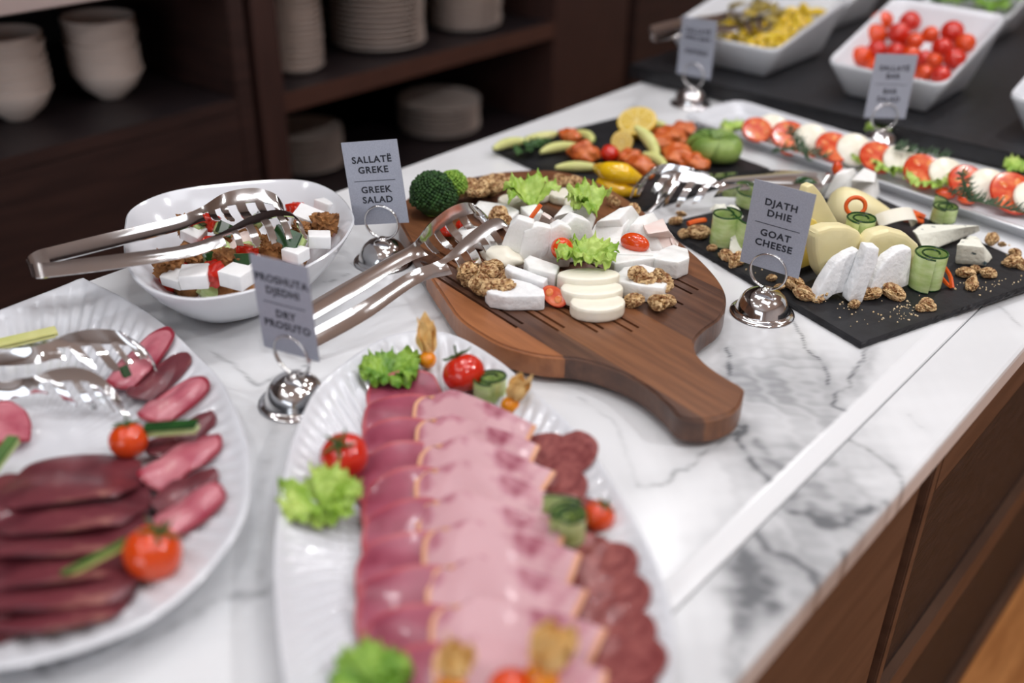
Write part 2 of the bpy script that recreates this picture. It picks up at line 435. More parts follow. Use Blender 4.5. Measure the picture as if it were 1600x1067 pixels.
vein([(1000, 150), (985, 175)], .003, .4)
vein([(440, 620), (420, 700), (400, 800), (410, 900)], .006, .25)
vein([(900, 620), (960, 660), (1000, 757)], .0015, .2)
PATCH = [((1230, 650), .11, .16), ((1190, 620), .05, .26), ((1240, 590), .05, .2), ((1200, 560), .06, .2), ((1290, 790), .06, .3), ((1180, 910), .035, .38), ((1250, 740), .05, .3),
         ((1350, 770), .05, .25), ((420, 950), .05, .2), ((1290, 650), .04, .2), ((1230, 860), .05, .25), ((1110, 610), .04, .2)]
PATCH = [(at(*p)[:2], r, d) for p, r, d in PATCH]

def marble_color(X, Y):
    sh = X.shape; x = X.ravel(); y = Y.ravel()
    wx = np.zeros_like(x); wy = np.zeros_like(x); cl = np.zeros_like(x); fb = np.zeros_like(x)
    for k, (fx, fy, ph) in enumerate([(31, 17, .3), (53, -29, 1.7), (97, 61, 2.9), (171, -143, 4.1), (313, 240, .9)]):
        wx += np.sin(fx * x + fy * y + ph) / (1.4 ** k); wy += np.cos(fy * x - fx * y + ph * 2) / (1.4 ** k)
    for k, (fx, fy, ph) in enumerate([(7, 4, .3), (13, -9, 1.7), (23, 16, 2.2), (47, -31, .5)]):
        cl += np.sin(fx * x + fy * y + ph + .6 * wx) / (1.3 ** k)
    st = np.sin(120 * (x * .8 + y * .6) + 3.0 * wy + 1.4 * cl)
    q5 = np.sin(61 * x + 143 * y + 2 * cl) + .6 * np.sin(223 * x - 187 * y + wx) + .5 * np.sin(401 * y + 307 * x + wy)
    vx = x + .0016 * wx + .0016 * q5; vy = y + .0016 * wy - .0013 * q5
    dark = np.clip(.035 + .03 * cl, 0, .2)
    for c, r, d in PATCH:
        g = np.exp(-((x + .012 * wx - c[0]) ** 2 + (y + .012 * wy - c[1]) ** 2) / (2 * (r * .6) ** 2))
        dark += d * g * (.62 + .2 * st + .1 * cl)
    for P, w, d, s in VEINS:
        best = np.full_like(x, 9.)
        lo = P.min(0) - .06; hi = P.max(0) + .06
        sel = (vx > lo[0]) & (vx < hi[0]) & (vy > lo[1]) & (vy < hi[1])
        if not sel.any(): continue
        xx, yy = vx[sel], vy[sel]; bb = np.full_like(xx, 9.)
        for a, b in zip(P[:-1], P[1:]):
            ab = b - a; t = np.clip(((xx - a[0]) * ab[0] + (yy - a[1]) * ab[1]) / (ab @ ab), 0, 1)
            bb = np.minimum(bb, np.hypot(xx - a[0] - t * ab[0], yy - a[1] - t * ab[1]))
        best[sel] = bb
        dark += d * np.exp(-(best / (w * 1.1)) ** 2) * (.62 + .2 * st + .22 * np.sin(90 * x - 70 * y + 2 * wx)) + d * .16 * np.exp(-(best / (w * 6 + .004)) ** 2)
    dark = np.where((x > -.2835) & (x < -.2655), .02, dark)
    dark = np.clip(dark, 0, .85)
    base = np.array(lin((230, 231, 233))); vc = np.array(lin((62, 66, 72)))
    c = base[None] * (1 - dark[:, None]) + vc[None] * dark[:, None]
    return np.c_[c, np.ones(len(c))]

mm = bpy.data.materials.new('veined_marble'); mm.use_nodes = True
_b = mm.node_tree.nodes['Principled BSDF']; _a = mm.node_tree.nodes.new('ShaderNodeAttribute'); _a.attribute_name = 'stone'
mm.node_tree.links.new(_a.outputs['Color'], _b.inputs['Base Color']); _b.inputs['Roughness'].default_value = .2
_b.inputs['Specular IOR Level'].default_value = .45
M['marble'] = mm

def marble_strip(name, xs, prof_z, ys, parent, z_under):
    """stone strip: xs/prof_z = section across, ys = stations along"""
    nx, ny = len(xs), len(ys)
    X, Y = np.meshgrid(xs, ys, indexing='ij'); Z = np.repeat(np.array(prof_z)[:, None], ny, 1)
    V = np.c_[X.ravel(), Y.ravel(), CT + Z.ravel()]
    I = np.arange(nx * ny).reshape(nx, ny)
    q = np.stack([I[:-1, :-1], I[1:, :-1], I[1:, 1:], I[:-1, 1:]], -1).reshape(-1, 4)
    base = nx * ny
    Vb = np.array([[xs[0], ys[0], CT + z_under], [xs[-1], ys[0], CT + z_under], [xs[-1], ys[-1], CT + z_under], [xs[0], ys[-1], CT + z_under]])
    me = bpy.data.meshes.new(name)
    Fc = [tuple(f) for f in q.tolist()]
    Fc += [(base + 3, base + 2, base + 1, base), tuple([base, base + 1] + I[::-1, 0].tolist()), tuple([base + 2, base + 3] + I[:, -1].tolist()),
           tuple([base + 3, base] + I[0, :].tolist()), tuple([base + 1, base + 2] + I[-1, ::-1].tolist())]
    me.from_pydata(np.vstack([V, Vb]).tolist(), [], Fc)
    ca = me.color_attributes.new('stone', 'FLOAT_COLOR', 'POINT')
    colr = np.vstack([marble_color(X, Y), np.tile([*lin((226, 227, 230)), 1], (4, 1))])
    ca.data.foreach_set('color', colr.ravel())
    me.materials.append(M['marble']); me.update()
    o = bpy.data.objects.new(name, me); COL.objects.link(o); o.parent = parent
    return o

# ---------------------------------------------------------------- room shell
def struct(name, b, m, bevel=0):
    return tag(boxobj(name, b, m, None, bevel), kind='structure')
struct('floor', (-2.6, 3.2, -3.2, 6.2, -.1, 0), M['floor'])
struct('ceiling', (-2.6, 3.2, -3.2, 6.2, CEIL, CEIL + .1), M['ceil'])
struct('wall_left', (-2.6, -2.5, -3.2, 6.2, 0, CEIL), M['wood_dark'])
struct('wall_right', (3.1, 3.2, -3.2, 6.2, 0, CEIL), M['plaster'])
struct('wall_front', (-2.5, 3.1, 6.1, 6.2, 0, CEIL), M['plaster'])
struct('wall_back', (-2.5, 3.1, -3.2, -3.1, 0, CEIL), M['plaster'])

# ---------------------------------------------------------------- buffet counter
ctr = thing('buffet_counter', 'long white grey-veined marble buffet counter with a stepped front edge over a brown cabinet', 'counter', (0, 0, 0))
ys = np.r_[np.arange(-.35, .45, .006), np.arange(.45, 1.3, .0028), np.arange(1.3, 2.95, .012)]
xs = np.r_[np.arange(-1.061, -.62, .005), np.arange(-.62, -.287, .0028), -.287, -.283, -.275, -.268, -.267]
zp = [0 if x <= -.287 else {-.283: -.0006, -.275: -.003, -.268: -.0055, -.267: -.007}.get(round(float(x), 3), 0) for x in xs]
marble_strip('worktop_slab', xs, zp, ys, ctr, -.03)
xs2 = np.r_[-.2655, -.265, np.arange(-.262, -.204, .0028), -.202, -.199, -.198, -.198]
zp2 = [-.0068] + [-.0062] * (len(xs2) - 5) + [-.0062, -.0082, -.012, -.034]
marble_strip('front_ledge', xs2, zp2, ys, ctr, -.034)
# cabinet under the counter, front at x=-.215
XF = -.212
boxobj('carcass', (-1.04, -.26, -.33, 2.9, 0, CT - .034), M['wood_dark'], ctr)
boxobj('front_panel', (-.26, XF, -.33, .885, .0, CT - .0345), M['wood_front'], ctr)
boxobj('gap_strip', (-.26, XF - .03, .8855, .925, 0, CT - .035), M['void'], ctr, 0)
boxobj('frame_post', (-.26, XF, .9255, .945, 0, CT - .0345), M['wood_front'], ctr)
boxobj('rail', (-.26, XF, .9455, 2.9, CT - .123, CT - .0345), M['wood_front'], ctr)
boxobj('rail', (-.26, XF, .9455, 2.9, CT - .505, CT - .445), M['wood_front'], ctr)
boxobj('drawer_front', (-.26, XF - .012, .9455, 2.9, CT - .4445, CT - .1235), M['oak_black'], ctr)
boxobj('drawer_front', (-.26, XF - .012, .9455, 2.9, CT - .86, CT - .5055), M['oak_black'], ctr)
boxobj('plinth', (-.26, XF, .9455, 2.9, 0, CT - .8605), M['wood_front'], ctr)

# ---------------------------------------------------------------- back sideboard
XB = -1.75
sb = thing('sideboard', 'dark brown open sideboard behind the counter holding stacked plates and bowls', 'sideboard', (0, 0, 0))
D = M['wood_dark']; ZT = CT + .19
boxobj('top_slab', (-2.45, XB + .015, -1.2, 4.2, CT + .15, ZT), M['topstone'], sb)
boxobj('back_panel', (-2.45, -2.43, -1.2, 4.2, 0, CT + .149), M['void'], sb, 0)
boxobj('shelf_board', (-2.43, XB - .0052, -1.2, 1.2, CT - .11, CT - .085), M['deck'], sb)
boxobj('shelf_edge', (XB - .005, XB, -1.2, 1.2, CT - .11, CT - .085), D, sb, .001)
boxobj('door_panel', (-2.0, XB, -1.2, .2, 0, CT - .111), D, sb)
boxobj('door_panel', (-2.0, XB, .203, 1.2, 0, CT - .111), D, sb)
boxobj('upright', (-2.43, XB, 1.2005, 1.238, 0, CT + .149), D, sb)
boxobj('upright', (-2.43, XB + .004, 1.252, 1.315, 0, CT + .149), M['upright'], sb)
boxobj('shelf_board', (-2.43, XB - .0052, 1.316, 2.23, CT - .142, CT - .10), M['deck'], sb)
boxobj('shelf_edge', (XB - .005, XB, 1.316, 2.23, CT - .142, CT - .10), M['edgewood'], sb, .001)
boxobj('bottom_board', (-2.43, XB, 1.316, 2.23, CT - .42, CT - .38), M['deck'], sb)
boxobj('base_panel', (-2.0, XB - .01, 1.316, 2.23, 0, CT - .421), D, sb)
boxobj('upright', (-2.43, XB, 2.2305, 2.58, 0, CT + .149), M['upright'], sb)
boxobj('upright', (-2.43, XB, 2.62, 4.2, 0, CT + .149), D, sb)

ORD = ['first', 'second', 'third', 'fourth', 'fifth', 'sixth', 'seventh', 'eighth', 'ninth', 'tenth', 'eleventh', 'twelfth', 'thirteenth', 'fourteenth', 'fifteenth', 'sixteenth', 'seventeenth', 'eighteenth', 'nineteenth', 'twentieth', 'twenty-first', 'twenty-second', 'twenty-third', 'twenty-fourth', 'twenty-fifth']
def nest(n, prof, pitch, base, label, group, name, nseg=28):
    V, Fc = lathe_data(prof, nseg); first = None
    for k in range(n):
        if first is None:
            o = mesh(name, V, Fc, M['plate']); first = o
        else:
            o = first.copy(); COL.objects.link(o)
        o.location = (base[0] + random.uniform(-.002, .002), base[1] + random.uniform(-.002, .002), base[2] + k * pitch)
        w = 'lowest' if k == 0 else ('topmost' if k == n - 1 else None)
        tag(o, label.format(ORD[k] + ' from below,' if w is None else w), 'bowl' if 'bowl' in name else 'plate', group)
def plate_prof(R): return [(0, .002), (R * .55, .002), (R * .7, .005), (R * .97, .016), (R, .018), (R, .0158), (R * .84, .007), (R * .72, .0015), (R * .6, 0), (0, 0)]
def bowl_prof(R, h): return [(0, .008), (R * .36, .010), (R * .72, h * .48), (R * 1.0, h), (R * 1.05, h), (R * 1.05, h - .003), (R * .77, h * .48 - .004), (R * .42, .004), (R * .36, 0), (0, 0)]
for px, py, R, n, lb in [(45, 190, .066, 9, 'leftmost'), (187, 156, .066, 9, 'right-hand')]:
    p = at(px, py, -.085)
    nest(n - 1, bowl_prof(R, .058), .0145, (p[0] - .03, p[1], CT - .0845), '{} white bowl in the ' + lb + ' nest of bowls on the sideboard', 'nested bowls in the %s pile' % lb, 'stacked_bowl')
for px, py, h, R, n, lb in [(474, 112, -.10, .062, 26, 'narrow saucer stack beside the upright'), (600, 72, -.10, .115, 23, 'widest stack on the upper shelf'), (735, 44, -.10, .095, 22, 'right-hand stack on the upper shelf'),
                          (486, 262, -.38, .098, 10, 'left-hand stack on the lower shelf'), (694, 205, -.38, .112, 9, 'right-hand stack on the lower shelf')]:
    p = at(px, py, h); pitch = .0118; n = max(4, int(n * .8))
    nest(n, plate_prof(R), pitch, (p[0] - .02, p[1], CT + h + .0005), '{} white plate in the ' + lb, 'plates in the ' + lb, 'stacked_plate')

# ---------------------------------------------------------------- card holders and cards
def rotm(yaw, pitch, roll): return Matrix.Rotation(yaw, 4, 'Z') @ Matrix.Rotation(pitch, 4, 'X') @ Matrix.Rotation(roll, 4, 'Y')
def text_mesh(body, size, m, parent, loc, bold=.0003):
    c = bpy.data.curves.new('lettering', 'FONT'); c.body = body; c.size = size; c.align_x = 'CENTER'; c.extrude = .00012; c.space_character = 1.12; c.offset = bold
    c.resolution_u = 3
    o = bpy.data.objects.new('lettering_src', c); COL.objects.link(o)
    bpy.context.view_layer.update()
    me = bpy.data.meshes.new_from_object(o.evaluated_get(bpy.context.evaluated_depsgraph_get()))
    bpy.data.objects.remove(o); me.name = 'lettering'; me.materials.clear(); me.materials.append(m)
    t = bpy.data.objects.new('lettering', me); COL.objects.link(t); t.parent = parent
    t.rotation_euler = (math.radians(90), 0, 0); t.location = loc; t.scale = (1.08, 1, 1)
    return t

dome_prof = [(.0352, 0), (.0362, .0012), (.0352, .0028), (.0325, .0034), (.0300, .0042), (.0292, .006), (.0285, .010), (.0262, .0165), (.0225, .0222), (.0165, .0268), (.010, .0292), (.0062, .0298), (.0055, .0312), (.0035, .0325), (0, .0328)]
DV, DF = lathe_data(dome_prof, 48)
def holder(bell, pos, yaw, pitch, roll, s, lines, label_h, label_c, base=0, R=.0208):
    h = thing('card_holder', label_h, 'card holder', (bell[0], bell[1], CT + base), yaw, 'dome-footed card holders')
    mesh('dome_base', DV, DF, M['steel'], h)
    zc = .0325 + R - .0015
    V, Fc = [], []
    path = []
    for k in range(0, 97):
        a = -math.pi / 2 + 2 * math.pi * 2 * k / 96
        path.append((R * math.cos(a), -.0017 + .0034 * k / 96, zc + R * math.sin(a)))
    tube_data(path, .0012, 8, V, Fc)
    mesh('wire_ring', V, Fc, M['steel'], h)
    mw = Matrix.Translation((pos[0], pos[1], CT + pos[2])) @ rotm(yaw, pitch, roll)
    c = thing('sign_card', label_c, 'sign card', mw=mw)
    w, hh = .0655 * s, .0935 * s
    boxobj('card_sheet', (-w / 2, w / 2, -.0004, .0004, 0, hh), M['card'], c, 0)
    ts = .0102 * s
    ups = lines[0]; dn = lines[1]
    zt = hh * .745 if len(ups) == 2 else hh * .7
    for i, t in enumerate(ups): text_mesh(t, ts, M['ink'], c, (0, -.00055, zt - i * ts * 1.12))
    boxobj('divider_line', (-w * .37, w * .37, -.0007, -.0003, hh * .525, hh * .532), M['ink'], c, 0)
    for i, t in enumerate(dn): text_mesh(t, ts, M['ink'], c, (0, -.00055, hh * .385 - i * ts * 1.12))
R_ = math.radians
def fp(px, py, h=0): return at(px, py, h)[:2]
holder((-.443, .962), (-.443, .962, .054), R_(6.8), R_(-1.3), R_(1.6), 1.04, (['DJATH', 'DHIE'], ['GOAT', 'CHEESE']),
       'steel dome card holder between the wooden board and the cheese slate', 'silver card reading DJATH DHIE and GOAT CHEESE')
holder((-.850, .764), (-.850, .764, .050), R_(27.3), R_(-7.9), R_(-9.3), 1.06, (['SALLATË', 'GREKE'], ['GREEK', 'SALAD']),
       'steel dome card holder between the salad bowl and the wooden board', 'silver card reading SALLATË GREKE and GREEK SALAD')
holder((-.685, .496), (-.685, .496, .054), R_(10.9), R_(-.5), R_(-3.2), 1.02, (['PROSHUTA', 'DJEDHI'], ['DRY', 'PROSUTO']),
       'steel dome card holder between the two meat platters', 'silver card reading PROSHUTA DJEDHI and DRY PROSUTO')
holder((-.921, 1.572), (-.921, 1.572, .050), R_(.7), R_(-4.8), R_(-2.0), 1.04, (['SALLATË', 'SPECASH'], ['PEPPERS']),
       'steel dome card holder at the left end of the tomato and mozzarella platter', 'farthest silver card, in front of the yellow pepper dish')
holder((-.577, 1.583), (-.577, 1.583, .050), R_(48), R_(-5.4), R_(2.7), 1.05, (['SALLATË', 'BAR'], ['BAR', 'SALAD']),
       'steel dome card holder behind the tomato and mozzarella platter', 'silver card reading SALLATË BAR and BAR SALAD before the cherry tomatoes')

# ---------------------------------------------------------------- platters, dishes, slates, board
def poly_world(pts, z): return np.array([at(*p, z)[:2] for p in pts])
# ham platter
hp = np.array([(-.537, .362), (-.585, .41), (-.62, .451), (-.652, .50), (-.668, .555), (-.672, .605), (-.655, .637), (-.62, .652), (-.56, .645), (-.506, .628), (-.442, .606), (-.39, .58), (-.346, .552), (-.30, .52), (-.262, .487),
               (-.232, .45), (-.212, .405), (-.205, .35), (-.212, .29), (-.24, .245), (-.29, .225), (-.35, .235), (-.404, .262), (-.45, .292), (-.495, .325)])
plat_prof = [(0, .007), (.3, .007), (.58, .007), (.63, .009), (.68, .0115), (.74, .0145), (.80, .018), (.86, .0215), (.92, .0255), (.965, .029), (.985, .0315), (1.0, .032), (1.008, .0305), (1.0, .028), (.93, .021), (.75, .009), (.64, .001), (.60, 0), (0, 0)]
ho = ring_outline(hp, 6, 520); hc = np.array((-.435, .44))
pl = dish('oval_platter', ho, hc, plat_prof, M['porcelain'], None, 84, .0024, (.56, .98), 9., loc=(hc[0], hc[1], CT))
tag(pl, 'white fluted oval platter holding three rows of ham and salami', 'platter')
lp = np.array([(-1.012, .465), (-1.0, .468), (-.925, .472), (-.85, .467), (-.792, .457), (-.73, .444), (-.68, .424), (-.63, .40), (-.594, .376), (-.562, .35), (-.54, .322), (-.522, .285), (-.513, .25), (-.514, .215), (-.528, .175), (-.555, .135),
               (-.60, .095), (-.67, .065), (-.76, .05), (-.86, .06), (-.94, .10), (-.985, .17), (-1.0, .25), (-1.005, .35), (-1.01, .44)])
lo_ = ring_outline(lp, 6, 520); lc = np.array((-.765, .26))
pl2 = dish('leaf_platter', lo_, lc, plat_prof, M['porcelain'], None, 76, .0024, (.56, .98), 9., loc=(lc[0], lc[1], CT))
tag(pl2, 'white fluted platter at the left holding dried beef slices', 'platter')
# salad bowl
gp = poly_world([(195, 352), (204, 328), (240, 308), (285, 296), (350, 288), (443, 281), (492, 286), (530, 305), (553, 338), (545, 365), (522, 392), (480, 418), (420, 447), (360, 463), (300, 469), (245, 458), (207, 432), (194, 395)], .068)
go = ring_outline(gp, 6, 160); gc = gp.mean(0)
bowl_p = [(0, .006), (.35, .006), (.5, .010), (.62, .019), (.74, .033), (.86, .052), (.95, .066), (.985, .0695), (1.0, .068), (.99, .064), (.90, .045), (.78, .026), (.66, .011), (.56, .003), (.52, 0), (0, 0)]
gb = dish('salad_bowl', go, gc, bowl_p, M['porcelain'], loc=(gc[0], gc[1], CT))
tag(gb, 'white rounded bowl of greek salad at the back left', 'bowl')

# caprese platter
def rect_outline(cx, cy, L, W, ang, r, n=120):
    pts = []
    for sx, sy, a0 in [(1, 1, 0), (-1, 1, 90), (-1, -1, 180), (1, -1, 270)]:
        for k in range(5):
            a = R_(a0 + 22.5 * k); pts.append((sx * (L / 2 - r) + r * math.cos(a), sy * (W / 2 - r) + r * math.sin(a)))
    P = np.array(pts); ca, sa = math.cos(ang), math.sin(ang)
    P = np.c_[P[:, 0] * ca - P[:, 1] * sa + cx, P[:, 0] * sa + P[:, 1] * ca + cy]
    return resample(P, n)
CA = math.atan2(-.075, .489)
cdir = np.array([math.cos(CA), math.sin(CA)]); cperp = np.array([-cdir[1], cdir[0]])
c0 = np.array((-.855, 1.525)); CL = .66
cc = c0 + cdir * CL / 2
rp = [(0, .006), (.72, .006), (.80, .008), (.88, .017), (.955, .0195), (.99, .0205), (1.0, .0195), (.99, .016), (.9, .008), (.8, 0), (0, 0)]
co = rect_outline(cc[0], cc[1], CL, .158, CA, .018)
def rect_dish(name, cx, cy, L, W, ang, r, prof, m, loc, zfun=None):
    """prof here = (inset distance, z)"""
    n = 96; V, Fc = [], []
    for (ins, z) in prof:
        o = rect_outline(cx, cy, max(L - 2 * ins, .004), max(W - 2 * ins, .004), ang, max(r - ins * .7, .0015), n)
        for x, y in o:
            zz = zfun(x, y, z) if zfun else z; V.append((x - loc[0], y - loc[1], CT + zz - loc[2]))
    for i in range(len(prof) - 1):
        for k in range(n):
            k2 = (k + 1) % n; Fc.append((i * n + k, i * n + k2, (i + 1) * n + k2, (i + 1) * n + k))
    Fc.append(tuple(range(n))[::-1]); b = (len(prof) - 1) * n; Fc.append(tuple(b + k for k in range(n)))
    return mesh(name, V, Fc, m, None, True, loc)
cpz = [(.03, .006), (.022, .006), (.018, .009), (.014, .017), (.004, .020), (.001, .0205), (0, .0195), (.001, .017), (.012, .013), (.02, 0), (.04, 0)]
cp = rect_dish('rectangular_platter', cc[0], cc[1], CL, .150, CA, .02, cpz, M['porcelain'], (cc[0], cc[1], CT))
tag(cp, 'long narrow white platter of tomato and mozzarella slices', 'platter')

# black riser
bm = bmesh.new(); box(bm, -1.089, -.1, 1.618, 2.9, CT + .004, CT + .03)
bmesh.ops.bevel(bm, geom=list(bm.edges), offset=.002, segments=2, affect='EDGES')
rs = from_bm('serving_slab', bm, M['riser'], None, False)
tag(rs, 'large black slab under the white salad dishes at the back', 'slab')
for fx, fy in [(-1.02, 1.68), (-.24, 1.68), (-1.02, 2.8), (-.24, 2.8)]:
    boxobj('rubber_foot', (fx, fx + .04, fy, fy + .04, CT, CT + .0042), M['void'], rs, 0)

# tilted square dishes
def sq_dish(x0, x1, y0, y1, zf, zb, label):
    cx, cy = (x0 + x1) / 2, (y0 + y1) / 2
    H0 = .06
    def zf_(x, y, z):
        t = (y - y0) / (y1 - y0)
        if z >= 1: return .03 + (z - 1) / H0 * (zf + (zb - zf) * t - .03)
        return .03 + z / H0 * (zf - .03) + (zb - zf) * t
    prof = [(.05, .006), (.038, .007), (.033, .010), (.010, .052), (.0055, .0585), (.002, .060), (0, .058), (.0, 1.054), (.018, 1.024), (.030, 1.004), (.036, 1.0), (.06, 1.0)]
    o = rect_dish('square_dish', cx, cy, x1 - x0, y1 - y0, 0, .02, prof, M['porcelain'], (cx, cy, CT + .03), zf_)
    return tag(o, label, 'dish')
k = .46 / .475
sq_dish(-.735, -.53, 1.688, 1.94, .090, .160, 'white square dish of cherry tomatoes on the black slab')
sq_dish(-1.062, -.828, 1.688, 1.97, .090, .145, 'white square dish of yellow peppers on the black slab')
sq_dish(-.80, -.615, 2.255, 2.47, .090, .150, 'white square dish of green lettuce on the black slab')
sq_dish(-.437, -.22, 1.70, 1.94, .090, .15, 'white square dish at the right edge of the black slab')
sq_dish(-1.13, -.90, 2.11, 2.36, .090, .15, 'white square dish behind the yellow pepper dish')

# slates
def slate(o, u, v, L, W, label, th=.0075):
    u = np.array(u) / np.linalg.norm(u); v = np.array(v) / np.linalg.norm(v)
    bm = bmesh.new(); n = 60; per = []
    cor = [np.array(o), np.array(o) + u * L, np.array(o) + u * L + v * W, np.array(o) + v * W]
    c = np.mean(cor, 0)
    for a, b in zip(cor, cor[1:] + cor[:1]):
        for k in range(n): per.append(a + (b - a) * k / n)
    rings = []
    for (z, amp, ins, sd) in [(th, .0008, .0028, 1), (th * .72, .0014, .0004, 2), (th * .35, .0016, 0, 3), (0.0002, .001, .0012, 4)]:
        ring = []
        for i, p in enumerate(per):
            dd = c - p; q = p + dd / np.linalg.norm(dd) * (ins + amp * noise.noise(Vector((p[0] * 160, p[1] * 160, sd * 9))))
            ring.append(bm.verts.new((q[0] - c[0], q[1] - c[1], z + (.0004 * noise.noise(Vector((p[0] * 200, p[1] * 200, sd))) if 0 < z < th else 0))))
        rings.append(ring)
    for r1, r2 in zip(rings, rings[1:]):
        for i in range(len(per)): bm.faces.new([r1[i], r2[i], r2[(i + 1) % len(per)], r1[(i + 1) % len(per)]])
    bm.faces.new(rings[0]); bm.faces.new(rings[-1][::-1])
    ob = from_bm('slate_board', bm, M['slate'], None, False, (c[0], c[1], CT + .0005))
    return tag(ob, label, 'slate board')
slate((-.325, .960), (-.947, .322), (.322, .947),   .352, .335, 'black slate board of goat and blue cheeses')
slate((-1.011, 1.145), (.979, -.2), (.2, .979), .31, .285, 'black slate board of salmon avocado and lemon')

# wooden board
zb = .032
bp = [(1163, 612), (1150, 640), (1110, 655), (1065, 652), (1040, 628), (1000, 596), (950, 573), (900, 560), (845, 555), (790, 541), (750, 520), (716, 495), (690, 458), (668, 425), (650, 392), (632, 360), (622, 338), (628, 316), (655, 300), (700, 285), (750, 274), (800, 267), (860, 266), (905, 274),
      (950, 292), (1000, 325), (1045, 362), (1095, 405), (1125, 440), (1135, 468), (1126, 495), (1100, 515), (1086, 532), (1088, 550), (1110, 572), (1140, 592), (1158, 602)]
bo = catmull(poly_world(bp, zb), 5, True); bcen = bo.mean(0)
ax = at(685, 433, zb)[:2] - at(856, 541, zb)[:2]; ax /= np.linalg.norm(ax); pe = np.array([ax[1], -ax[0]])
if pe[0] > 0: pe = -pe
bm = bmesh.new()
vs = [bm.verts.new((p[0] - bcen[0], p[1] - bcen[1], .008)) for p in bo]
f0 = bm.faces.new(vs); r = bmesh.ops.extrude_face_region(bm, geom=[f0])
for v in [g for g in r['geom'] if isinstance(g, bmesh.types.BMVert)]: v.co.z = zb
bmesh.ops.recalc_face_normals(bm, faces=bm.faces)
top_edges = [e for e in bm.edges if all(abs(v.co.z - zb) < 1e-6 for v in e.verts) and len(e.link_faces) == 2]
bmesh.ops.bevel(bm, geom=top_edges, offset=.0025, segments=3, affect='EDGES')
base = from_bm('board_blank', bm, M['walnut_a'], None, False)
# groove cutters
cb = bmesh.new()
def cutter(p, q, w=.0034, dep=.004):
    p = np.array(p) - bcen; q = np.array(q) - bcen; d = (q - p) / np.linalg.norm(q - p); s = np.array([-d[1], d[0]]) * w / 2
    c8 = [p - s, q - s, q + s, p + s]
    v = [cb.verts.new((c[0], c[1], zb - dep)) for c in c8] + [cb.verts.new((c[0], c[1], zb + .01)) for c in c8]
    for f in [(3, 2, 1, 0), (4, 5, 6, 7), (0, 1, 5, 4), (1, 2, 6, 5), (2, 3, 7, 6), (3, 0, 4, 7)]: cb.faces.new([v[i] for i in f])
for (a, ln) in [((817, 506), .22), ((808, 512), .2), ((882, 512), .24), ((873, 517), .2), ((943, 514), .24), ((934, 519), .2), ((998, 512), .26), ((988, 518), .22), ((1067, 476), .27), ((1057, 482), .25), ((1091, 453), .27), ((1081, 459), .25)]:
    p = at(*a, zb)[:2]; cutter(p, p + ax * ln)
bmesh.ops.recalc_face_normals(cb, faces=cb.faces)
cme = bpy.data.meshes.new('cut'); cb.to_mesh(cme); cb.free(); cob = bpy.data.objects.new('cut', cme); COL.objects.link(cob)
V, Fc = [], []
gr = [np.r_[at(*p, zb)[:2] - bcen, zb + .001] for p in [(660, 330), (690, 305), (745, 291), (800, 282), (860, 281), (905, 291), (950, 313), (990, 342)]]
tube_data(catmull(gr, 6), .0065, 10, V, Fc)
rme = bpy.data.meshes.new('cutr'); rme.from_pydata(V, [], Fc); rob = bpy.data.objects.new('cutr', rme); COL.objects.link(rob)
for c_ in (cob, rob):
    md = base.modifiers.new('groove', 'BOOLEAN'); md.object = c_; md.operation = 'DIFFERENCE'; md.solver = 'EXACT'
bpy.context.view_layer.update()
bme = bpy.data.meshes.new_from_object(base.evaluated_get(bpy.context.evaluated_depsgraph_get()))
for o_ in (base, cob, rob): bpy.data.objects.remove(o_)
board = thing('serving_board', 'walnut serving board with a long handle under white cheeses', 'serving board', (bcen[0], bcen[1], CT))
def off_of(px, py): return float((at(px, py, zb)[:2] - bcen) @ pe)
cuts = [off_of(856, 541), off_of(700, 410), off_of(990, 590), off_of(1033, 496)]
print('stave offs', cuts)
alloff = [(np.array(p) - bcen) @ pe for p in bo]
lo_o, hi_o = min(alloff), max(alloff)
c1 = off_of(856, 541); c3 = off_of(975, 578); c4 = off_of(1060, 520)
bounds = sorted([lo_o - .01, c1, c3, c4, (c4 + (hi_o if abs(hi_o - c4) > abs(lo_o - c4) else lo_o)) / 2, hi_o + .01])
print('bounds', bounds, lo_o, hi_o)
wm = ['walnut_b', 'walnut_a', 'walnut_c', 'walnut_a', 'walnut_c', 'walnut_a']
if c1 > c4: wm = wm[:len(bounds) - 1][::-1]
for i, (a, b) in enumerate(zip(bounds, bounds[1:])):
    bm = bmesh.new(); bm.from_mesh(bme)
    for val, sgn in ((a + .00008, -1), (b - .00008, 1)):
        g = list(bm.verts) + list(bm.edges) + list(bm.faces)
        bmesh.ops.bisect_plane(bm, geom=g, plane_co=(pe[0] * val, pe[1] * val, 0), plane_no=(pe[0] * sgn, pe[1] * sgn, 0), clear_outer=True, dist=1e-6)
        ed = [e for e in bm.edges if len(e.link_faces) == 1]
        if ed: bmesh.ops.holes_fill(bm, edges=ed, sides=0)
    # rotate so that the grain runs along the handle
    th_ = math.atan2(ax[1], ax[0])
    bmesh.ops.rotate(bm, cent=(0, 0, 0), matrix=Matrix.Rotation(-th_, 3, 'Z'), verts=bm.verts)
    me = bpy.data.meshes.new('stave'); bm.to_mesh(me); bm.free(); me.materials.clear(); me.materials.append(M[wm[i]])
    o = bpy.data.objects.new('stave', me); COL.objects.link(o); o.parent = board; o.rotation_euler = (0, 0, th_)
for px, py in [(1090, 630), (700, 420), (760, 300), (1080, 440), (860, 530)]:
    p = at(px, py, zb)[:2] - bcen
    V, Fc = lathe_data([(0, 0), (.009, 0), (.009, .008), (0, .008)], 16)
    mesh('foot', V, Fc, M['walnut_a'], board, True, (p[0] * .93, p[1] * .93, 0))
